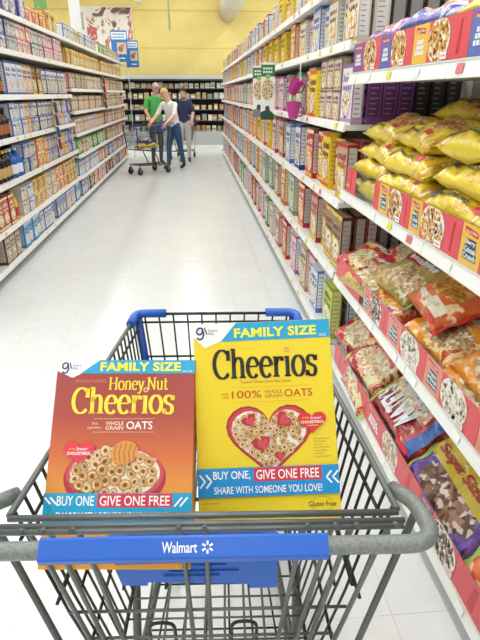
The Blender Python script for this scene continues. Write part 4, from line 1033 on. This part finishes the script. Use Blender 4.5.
# ================================================================== BACK OF THE STORE
CH = empty('dairy_cooler', (0, 18.2, 0)); tag(CH, 'long open dairy cooler with black inside along the yellow back wall', 'cooler')
xa, xb = -6.0, 1.55; yb = Y1-18.2-.03
BLK = M('#1d1e1f', .5); STEEL = M('#c9cbc7', .35, .3)
q = MB(); q.box((xa, .75, 0), (xb, yb, 2.1), BLK); q.obj('back_box', CH)
q = MB(); q.box((xa, 0, 0), (xb, .75, .42), M('#a9aca9', .4)); q.obj('lower_body', CH)
q = MB(); q.box((xa, .02, 1.98), (xb, yb, 2.10), M('#b9bbb6', .4)); q.obj('canopy', CH)
q = MB(); q.box((xa, .0, 1.94), (xb, .05, 1.985), M('#34373a', .5)); q.obj('canopy_trim', CH)
for zz in (.75, 1.08, 1.41, 1.72):
    q = MB(); q.box((xa, .18, zz-.02), (xb, .75, zz), M('#4c4f50', .5)); q.obj('cooler_shelf', CH)
q = MB(); q.box((xb-.04, 0, 0), (xb, yb, 2.1), M('#e3e6e6', .4)); q.obj('end_panel', CH)
DC = ['#d8d2c0', '#b8946a', '#a9b2b4', '#c0a97c', '#a07c58', '#dcd4c4', '#7f9484', '#b08470']
for zi, zz in enumerate((.42, .75, 1.08, 1.41, 1.72)):
    x = -2.9
    while x < 1.45:
        c = rnd.choice(DC); k = rnd.random(); w = rnd.uniform(.11, .15); h = rnd.uniform(.14, .20)
        q = MB(); m = M(c, .4)
        q.box((-w/2, 0, 0), (w/2, .1, h*.78), m); q.prism([(0, h*.78), (.1, h*.78), (.05, h)], 'x', -w/2, w/2, m); q.box((-w/2+.01, -.001, h*.2), (w/2-.01, 0, h*.6), M(rnd.choice(DC[1:]), .4))
        sw = ['bottom', 'second', 'third', 'fourth', 'top'][zi]; lab = f'{nth(("dairy", zi))} small pale carton from the left, {sw} shelf of the back cooler'
        tag(q.obj('dairy_carton', None, (x, 18.2+.2, zz)), lab, 'carton', f'cartons on the {sw} shelf of the back cooler')
        x += w+.02+rnd.random()*.06

# poster on the wall, blade signs at the end of the left run
def poster_mat():
    m, nt, b_ = nodes_mat('food_poster_print', .5); tc = nt.nodes.new('ShaderNodeTexCoord')
    n = nt.nodes.new('ShaderNodeTexNoise'); n.inputs['Scale'].default_value = 1.9; n.inputs['Detail'].default_value = 1.5; n.inputs['Distortion'].default_value = 1.6
    nt.links.new(tc.outputs['Object'], n.inputs['Vector'])
    nt.links.new(ramp(nt, n.outputs['Fac'], [(.0, '#4a3028'), (.36, '#7c5a4c'), (.43, '#efe3d6'), (.55, '#f4ece2'), (.57, '#c9756a'), (.64, '#b85a50'), (.68, '#e6cfc0')]), b_.inputs['Base Color']); return m
P_ = empty('wall_poster', (-2.7, Y1-.02, 3.35)); tag(P_, 'large food photo poster with red and brown shapes high on the yellow wall', 'poster')
q = MB(); q.box((-.98, -.02, -.75), (.86, .015, .78), M('#f0ece4', .5)); q.obj('board', P_)
q = MB(); q.box((-.62, -.024, -.72), (.83, -.021, .75), poster_mat()); q.obj('photo_print', P_)
q = MB(); q.box((-.93, -.024, .1), (-.70, -.021, .6), M('#b9b4ac', .5)); q.obj('side_print', P_)
for k, (x0, x1, z0, z1, yy) in enumerate(((-1.88, -1.50, 2.26, 2.93, 14.2), (-1.60, -1.29, 2.16, 2.76, 14.62))):
    e = empty('blade_sign', ((x0+x1)/2, yy, z0)); w = x1-x0; h = z1-z0
    tag(e, ['blue blade sign with white header in front of the food poster', 'blue blade sign with white header farthest at the end of the left run'][k], 'sign', 'blue blade signs')
    q = MB(); q.box((-w/2, 0, 0), (w/2, .012, h), M('#2f78bd', .4)); q.obj('panel', e)
    pr = Print(-.0005); pr.rect(-w/2+.02, w/2-.02, h*.72, h*.95, M('#e9eff4', .4), 1)
    for j in range(2):
        for i in range(6): pr.rect(-w*.38+w*.125*i, -w*.38+w*.125*i+w*.09, h*(.85-.09*j), h*(.90-.09*j), M('#4a86bd', .4), 2)
    pr.rect(-w*.15, w/2-.03, h*.25, h*.62, M('#d9c0a4', .4), 1); pr.ell(.06*w, h*.42, w*.16, h*.10, M('#8a6a58', .4), 2, 12); pr.ell(.2*w, h*.52, w*.14, h*.06, M('#c9866a', .4), 2.5, 10)
    pr.rect(-w*.1, w*.3, h*.10, h*.14, M('#e9eff4', .4), 1); pr.obj('sign_print', e)['kind'] = 'stuff'
    q = MB(); q.box((-w/2-.2 if k else -w/2-.1, .014, .02), (-w/2+.1, .026, .05), UPR); q.obj('bracket', e)
    q = MB(); q.tube([(-w/2+.03, .02, .03), (-w/2+.03, .02, -z0 if k else ZL2[-1]-z0)], .01, UPR, n=6); q.obj('post', e)
# hanging signs above the left run and over the aisle
def hang(name, label, x0, x1, y, z0, z1, col, cat='sign', spots=None):
    e = empty(name, ((x0+x1)/2, y, z0)); tag(e, label, cat); w = x1-x0
    q = MB(); q.box((-w/2, 0, 0), (w/2, .01, z1-z0), M(col, .5)); q.obj('panel', e)
    for s in (-1, 1):
        q = MB(); q.tube([(s*w*.4, .005, z1-z0), (s*w*.4, .005, CEIL-z0)], .002, M('#9a9a94', .5), n=5); q.obj('cord', e)
    if spots:
        pr = Print(-.0005)
        for k in range(9): pr.ell(rnd.uniform(-.3, .3)*w, (z1-z0)*(.08+.1*k), w*.11, w*.05, M(spots, .5), 1, 8, rnd.random()*3)
        pr.obj('sign_print', e)['kind'] = 'stuff'
hang('hanging_banner', 'narrow green hanging banner above the left shelves', -2.25, -2.07, 9, 2.52, 3.6, '#6f9a5c', 'banner', '#a9c79a')
hang('hanging_banner', 'plain white hanging banner above the left shelves beside the poster', -1.76, -1.60, 9, 2.40, 3.6, '#e4e6e4', 'banner')
b = MB(); b.box((-.425, 12, 2.74), (-.385, 12.05, 3.9), M('#9cae78', .5)); tag(b.obj('hanging_strip'), 'thin green strip hanging over the middle of the aisle', 'strip')
q = MB(); q.tube([(-.405, 12.02, 3.9), (-.405, 12.02, CEIL)], .003, M('#9a9a94', .5), n=5); q.obj('cord', bpy.data.objects['hanging_strip'])

# ------------------------------------------------------------------ clip strips and shelf cards
def clip_strip(x, y, ztop, zbot, label):
    q = MB(); q.box((x-.002, y-.012, zbot), (x+.002, y+.012, ztop), M('#dfe6dc', .3)); return tag(q.obj('clip_strip'), label, 'strip')
clip_strip(XR-.012, 4.12, 1.76, 1.42, 'pale plastic clip strip holding two magenta cups')
def cup(x, y, z, rot, label):
    e = empty('hanging_cup', (x, y, z), rot); tag(e, label, 'cup', 'magenta cups on the clip strip')
    q = MB(); PK = M('#b8308a', .35); q.lathe([(.028, 0), (.032, .004), (.055, .105), (.058, .108), (.055, .109), (.050, .104), (.028, .010)], PK, 16); q.obj('cup_body', e)
    q = MB(); q.tube(bend([(.050, 0, .09), (.080, 0, .085), (.078, 0, .03), (.036, 0, .022)], .02, 4), .006, PK, n=6); q.obj('cup_handle', e)
cup(XR-.075, 4.10, 1.55, (.35, .25, .4), 'upper magenta plastic cup hanging on the clip strip')
cup(XR-.075, 4.0, 1.385, (-.25, .1, .2), 'lower magenta plastic cup hanging on the clip strip')
for k, (px, yy, zt) in enumerate(((.69, 5.15, 1.80), (.68, 5.75, 1.80))):
    e = empty('shelf_card', (px, yy, 1.33)); w, h = .125, .48
    tag(e, ['nearer green and white shelf card with printed bowl standing out from the cereal shelves', 'farther green and white shelf card with printed bowl standing out from the cereal shelves'][k], 'sign', 'green shelf cards')
    q = MB(); q.box((-w/2, 0, 0), (w/2, .004, h), M('#eceee8', .4)); q.obj('panel', e)
    pr = Print(-.0005); pr.rect(-w/2, w/2, h*.76, h*.96, M('#2f7a44', .4), 1)
    for j in range(2):
        for i in range(4): pr.rect(-w*.36+w*.18*i, -w*.36+w*.18*i+w*.13, h*(.88-.06*j), h*(.915-.06*j), M('#e6efe4', .4), 2)
    pr.ell(0, h*.76, w*.2, h*.04, M('#8ac05a', .4), 2.5, 12); pr.ell(0, h*.53, w*.46, h*.19, M('#d9c49a', .4), 1, 20)
    rr = random.Random(k)
    for i in range(60):
        a = rr.random()*6.28; r_ = math.sqrt(rr.random()); pr.ell(w*.42*r_*math.cos(a), h*.53+h*.17*r_*math.sin(a), w*.05, w*.04, M(rr.choice(['#7a3a2c', '#e8d8b0', '#b5743c', '#5f3a24', '#c94a3a']), .4), 2+(i % 3)*.3, 6)
    pr.poly([(-w/2, 0), (w/2, 0), (w/2, h*.10), (w*.1, h*.19), (-w/2, h*.14)], M('#234a38' if k == 0 else '#7a7f88', .4), 1); pr.ell(0, h*.2, w*.17, h*.055, M('#4a3a34', .4), 2, 12)
    pr.obj('card_print', e)['kind'] = 'stuff'
    q = MB(); q.box((w/2-.01, 0, h*.97), (XR-px+.003, .004, h*.99), M('#dfe2dc', .4)); q.obj('arm', e)
for k, (yy, zt, c) in enumerate(((6.95, 1.50, '#3f6ea8'), (10.95, 1.88, '#b5443c'))):
    clip_strip(XL+.012, yy, zt, zt-.62, ['grey clip strip with blue packets on the nearest left unit', 'grey clip strip with red packets on the middle left unit'][k])
    for j in range(4):
        q = MB(); q.box((0, -.05, -.1), (.016, .05, .02), M(c if j < 3 else '#a8503a', .4)); q.box((.0165, -.04, -.07), (.018, .04, -.02), M('#e6e2d8', .4))
        tag(q.obj('hanging_packet', None, (XL+.016, yy, zt-.06-.14*j), (0, -.15, .5)), f'{["blue", "red"][k]} packet hanging {["highest", "second", "third", "lowest"][j]} on the left clip strip', 'packet', f'packets on the {["nearer", "farther"][k]} clip strip')

# ================================================================== PEOPLE AT THE FAR END
def person(label, loc, rz, J, bones, mats, hair, skin):
    """J: joint -> (x, y, z, radius); bones: (a, b, material key); one continuous skin surface"""
    names = list(J); idx = {n: i for i, n in enumerate(names)}
    me = bpy.data.meshes.new('body'); me.from_pydata([J[n][:3] for n in names], [(idx[a], idx[c]) for a, c, m in bones], [])
    o = bpy.data.objects.new('body', me); COL.objects.link(o)
    o.modifiers.new('skin', 'SKIN')
    if not me.skin_vertices: me.skin_vertices.new() if hasattr(me.skin_vertices, 'new') else None
    sv = me.skin_vertices[0].data
    for n in names:
        r = J[n][3]; sv[idx[n]].radius = r if isinstance(r, tuple) else (r, r); sv[idx[n]].use_root = (n == 'pelvis')
    o.modifiers.new('sub', 'SUBSURF').levels = 3
    bpy.context.view_layer.update()
    dg = bpy.context.evaluated_depsgraph_get(); m2 = bpy.data.meshes.new_from_object(o.evaluated_get(dg))
    bpy.data.objects.remove(o); m2.materials.clear()
    keys = list(mats)
    for k in keys: m2.materials.append(mats[k])
    seg = [(Vector(J[a][:3]), Vector(J[c][:3]), keys.index(m)) for a, c, m in bones]
    for p in m2.polygons:
        c = p.center; best = None
        for a, d, mi in seg:
            ab = d-a; t = max(0, min(1, (c-a).dot(ab)/max(1e-9, ab.length_squared))); dist = (c-a-ab*t).length
            if best is None or dist < best[0]: best = (dist, mi)
        p.material_index = best[1]; p.use_smooth = True
    e = empty('person', loc, (0, 0, rz)); tag(e, label, 'person', 'shoppers at the far end')
    link('body', m2, e)
    hd = Vector(J['head'][:3]); tilt = J['head'][4] if len(J['head']) > 4 else 0
    he = Matrix.Rotation(tilt, 3, 'X')
    def hp(x, y, z): return tuple(hd + he @ Vector((x, y, z)))
    q = MB(); hairm = M(hair[0], .7)
    # hair cap: a shell over the skull, open at the face (face looks towards -Y)
    nu, nv = 16, 9; drop = hair[1]
    for i in range(nu):
        for j in range(nv):
            pts = []
            for (ii, jj) in ((i, j), (i+1, j), (i+1, j+1), (i, j+1)):
                a = 2*PI*ii/nu; back = .5+.5*math.sin(a)      # 1 at the back of the head (+Y)
                mx = math.radians(58 + (drop-58)*back**.8); t = mx*jj/nv
                pts.append(hp(.084*math.sin(t)*math.cos(a)*1.03, .105*math.sin(t)*math.sin(a)+.008, .125*math.cos(t)+.006))
            q.face(pts, hairm, True)
    q.obj('hair', e)
    for s in (-1, 1):
        q = MB(); q.ball(hp(s*.032, -.087, .012), (.011, .008, .008), M('#2c2420', .4), 8, 5); q.obj('eye', e)
        q = MB(); q.ball(hp(s*.084, .005, .0), (.010, .020, .028), skin, 8, 5); q.obj('ear', e)
    q = MB(); q.ball(hp(0, -.102, -.022), (.013, .020, .024), skin, 8, 5); q.obj('nose', e)
    q = MB(); q.ball(hp(0, -.090, -.062), (.024, .008, .006), M('#a85a52', .5), 8, 5); q.obj('mouth', e)
    # hands: palm, four fingers and a thumb
    for s, hn, en in ((-1, 'wristL', 'elbowL'), (1, 'wristR', 'elbowR')):
        w = Vector(J[hn][:3]); d = (w-Vector(J[en][:3])).normalized(); sd = d.cross(Vector((0, 0, 1))); sd = sd.normalized() if sd.length > .1 else Vector((1, 0, 0)); up = sd.cross(d)
        q = MB(); q.tube([w-d*.02, w+d*.02, w+d*.07, w+d*.085], [.024, .034, .036, .026], skin, n=8)
        for k in range(4):
            b0 = w+d*.075+sd*(.022*(k-1.5)); ln = (.058, .068, .064, .050)[k]; q.tube([b0, b0+d*ln*.5-up*.006, b0+d*ln*.85-up*.03], [.009, .0085, .007], skin, n=6)
        b0 = w+d*.025+sd*(.03*-s); q.tube([b0, b0+d*.03+sd*(-s*.02)-up*.01, b0+d*.055+sd*(-s*.022)-up*.02], [.011, .010, .008], skin, n=6); q.obj('hand', e)
    return e
def joints(h=1.74, lean=0.0, hands=((-.26, -.10, .82), (.26, -.10, .82)), elbows=None, stride=.0, headtilt=0.0, fem=False):
    k = h/1.74; sh = .17 if fem else .195; y = lambda z: -lean*max(0, z-.9)
    J = {'pelvis': (0, 0, .95, (.165, .115)), 'waist': (0, y(1.1), 1.10, (.145 if not fem else .125, .10)), 'chest': (0, y(1.32), 1.32, (.165, .115)), 'neck': (0, y(1.48), 1.48, .056), 'jaw': (0, y(1.56)-.018-headtilt*.03, 1.555, (.058, .066)),
         'head': (0, y(1.62)-.02-headtilt*.06, 1.635-headtilt*.02, (.080, .098), headtilt*.6), 'crown': (0, y(1.68)-.01-headtilt*.07, 1.71-headtilt*.02, (.058, .07))}
    for s, n in ((-1, 'L'), (1, 'R')):
        st = stride*s
        J['shoulder'+n] = (s*sh, y(1.43), 1.43, .062); hnd = hands[0 if s < 0 else 1]
        S = Vector(J['shoulder'+n][:3]); Hn = Vector(hnd)
        el = Vector(elbows[0 if s < 0 else 1]) if elbows else (S+Hn)*.5 + Vector((s*.05, .06, -.03))
        J['elbow'+n] = (*el, .045); J['wrist'+n] = (*hnd, .030)
        J['hip'+n] = (s*.09, 0, .88, .098); J['knee'+n] = (s*.10, st*.5-.02, .50, .064); J['ankle'+n] = (s*.10, st+.02, .085, .044); J['toe'+n] = (s*.115, st-.13, .036, .036)
    return {n: tuple([v[0]*k, v[1]*k, v[2]*k, v[3]] + list(v[4:])) for n, v in J.items()}
def body_bones(top, sleeve='skin', leg='pants', calf='pants'):
    B = [('pelvis', 'waist', top), ('waist', 'chest', top), ('chest', 'neck', top), ('neck', 'jaw', 'skin'), ('jaw', 'head', 'skin'), ('head', 'crown', 'skin')]
    for n in 'LR':
        B += [('chest', 'shoulder'+n, top), ('shoulder'+n, 'elbow'+n, top), ('elbow'+n, 'wrist'+n, sleeve), ('pelvis', 'hip'+n, leg), ('hip'+n, 'knee'+n, leg), ('knee'+n, 'ankle'+n, calf), ('ankle'+n, 'toe'+n, 'shoe')]
    return B
SK = M('#d8a184', .55); SK2 = M('#e2b195', .55)
def mats(top, pants, shoe, sk): return {'top': M(top, .8), 'skin': sk, 'pants': M(pants, .85), 'shoe': M(shoe, .6)}
person('grey haired man in a green shirt looking down beside the far cart', (-.86, 12.95, 0), .55, joints(1.78, .05, ((-.25, -.22, 1.02), (.22, -.30, 1.05)), headtilt=.7), body_bones('top'), mats('#4fae5a', '#5a5f66', '#33302e', SK), ('#b9b4ac', 92), SK)
person('fair haired man in a white shirt and blue jeans pushing the far cart', (-.41, 12.2, 0), -.75, joints(1.66, .26, ((-.24, -.50, 1.02), (.24, -.50, 1.02)), stride=.16, headtilt=.9), body_bones('top'), mats('#eceae6', '#31557c', '#2f2b2a', SK2), ('#c9a66a', 84), SK2)
person('dark haired woman in a navy top standing behind the fair haired man', (-.21, 13.5, 0), -.1, joints(1.67, .03, ((-.24, -.12, .84), (.22, -.30, 1.0)), headtilt=.2, fem=True), body_bones('top'), mats('#2a2f52', '#c9cbc9', '#4a4644', SK2), ('#3a241c', 118), SK2)
CART2 = copy_tree(CART); CART2.location = (-.93, 11.6, 0); CART2.rotation_euler = (0, 0, math.radians(132)); tag(CART2, 'far grey shopping cart with yellow bags pushed by the man in jeans', 'shopping cart')
CART3 = copy_tree(CART); CART3.location = (-.30, 14.4, 0); CART3.rotation_euler = (0, 0, math.radians(160)); tag(CART3, 'farthest grey shopping cart standing behind the dark haired woman', 'shopping cart')
R2 = Matrix.Rotation(math.radians(132), 3, 'Z')
for k, (x, y, zz, des) in enumerate(((.02, .20, .56, 'berry'), (-.02, .02, .57, 'berry'), (.03, .10, .66, 'bluebag'))):
    v = R2 @ Vector((x, y, 0)); o = bag(des, -.93+v.x, 11.6+v.y, zz, 2, 40*k, L=.32, W=.24, T=.10, seed=1+k, label=['yellow bag at the front of the far shopping cart', 'yellow bag at the back of the far shopping cart', 'blue bag on top in the far shopping cart'][k], group='bags in the far cart')
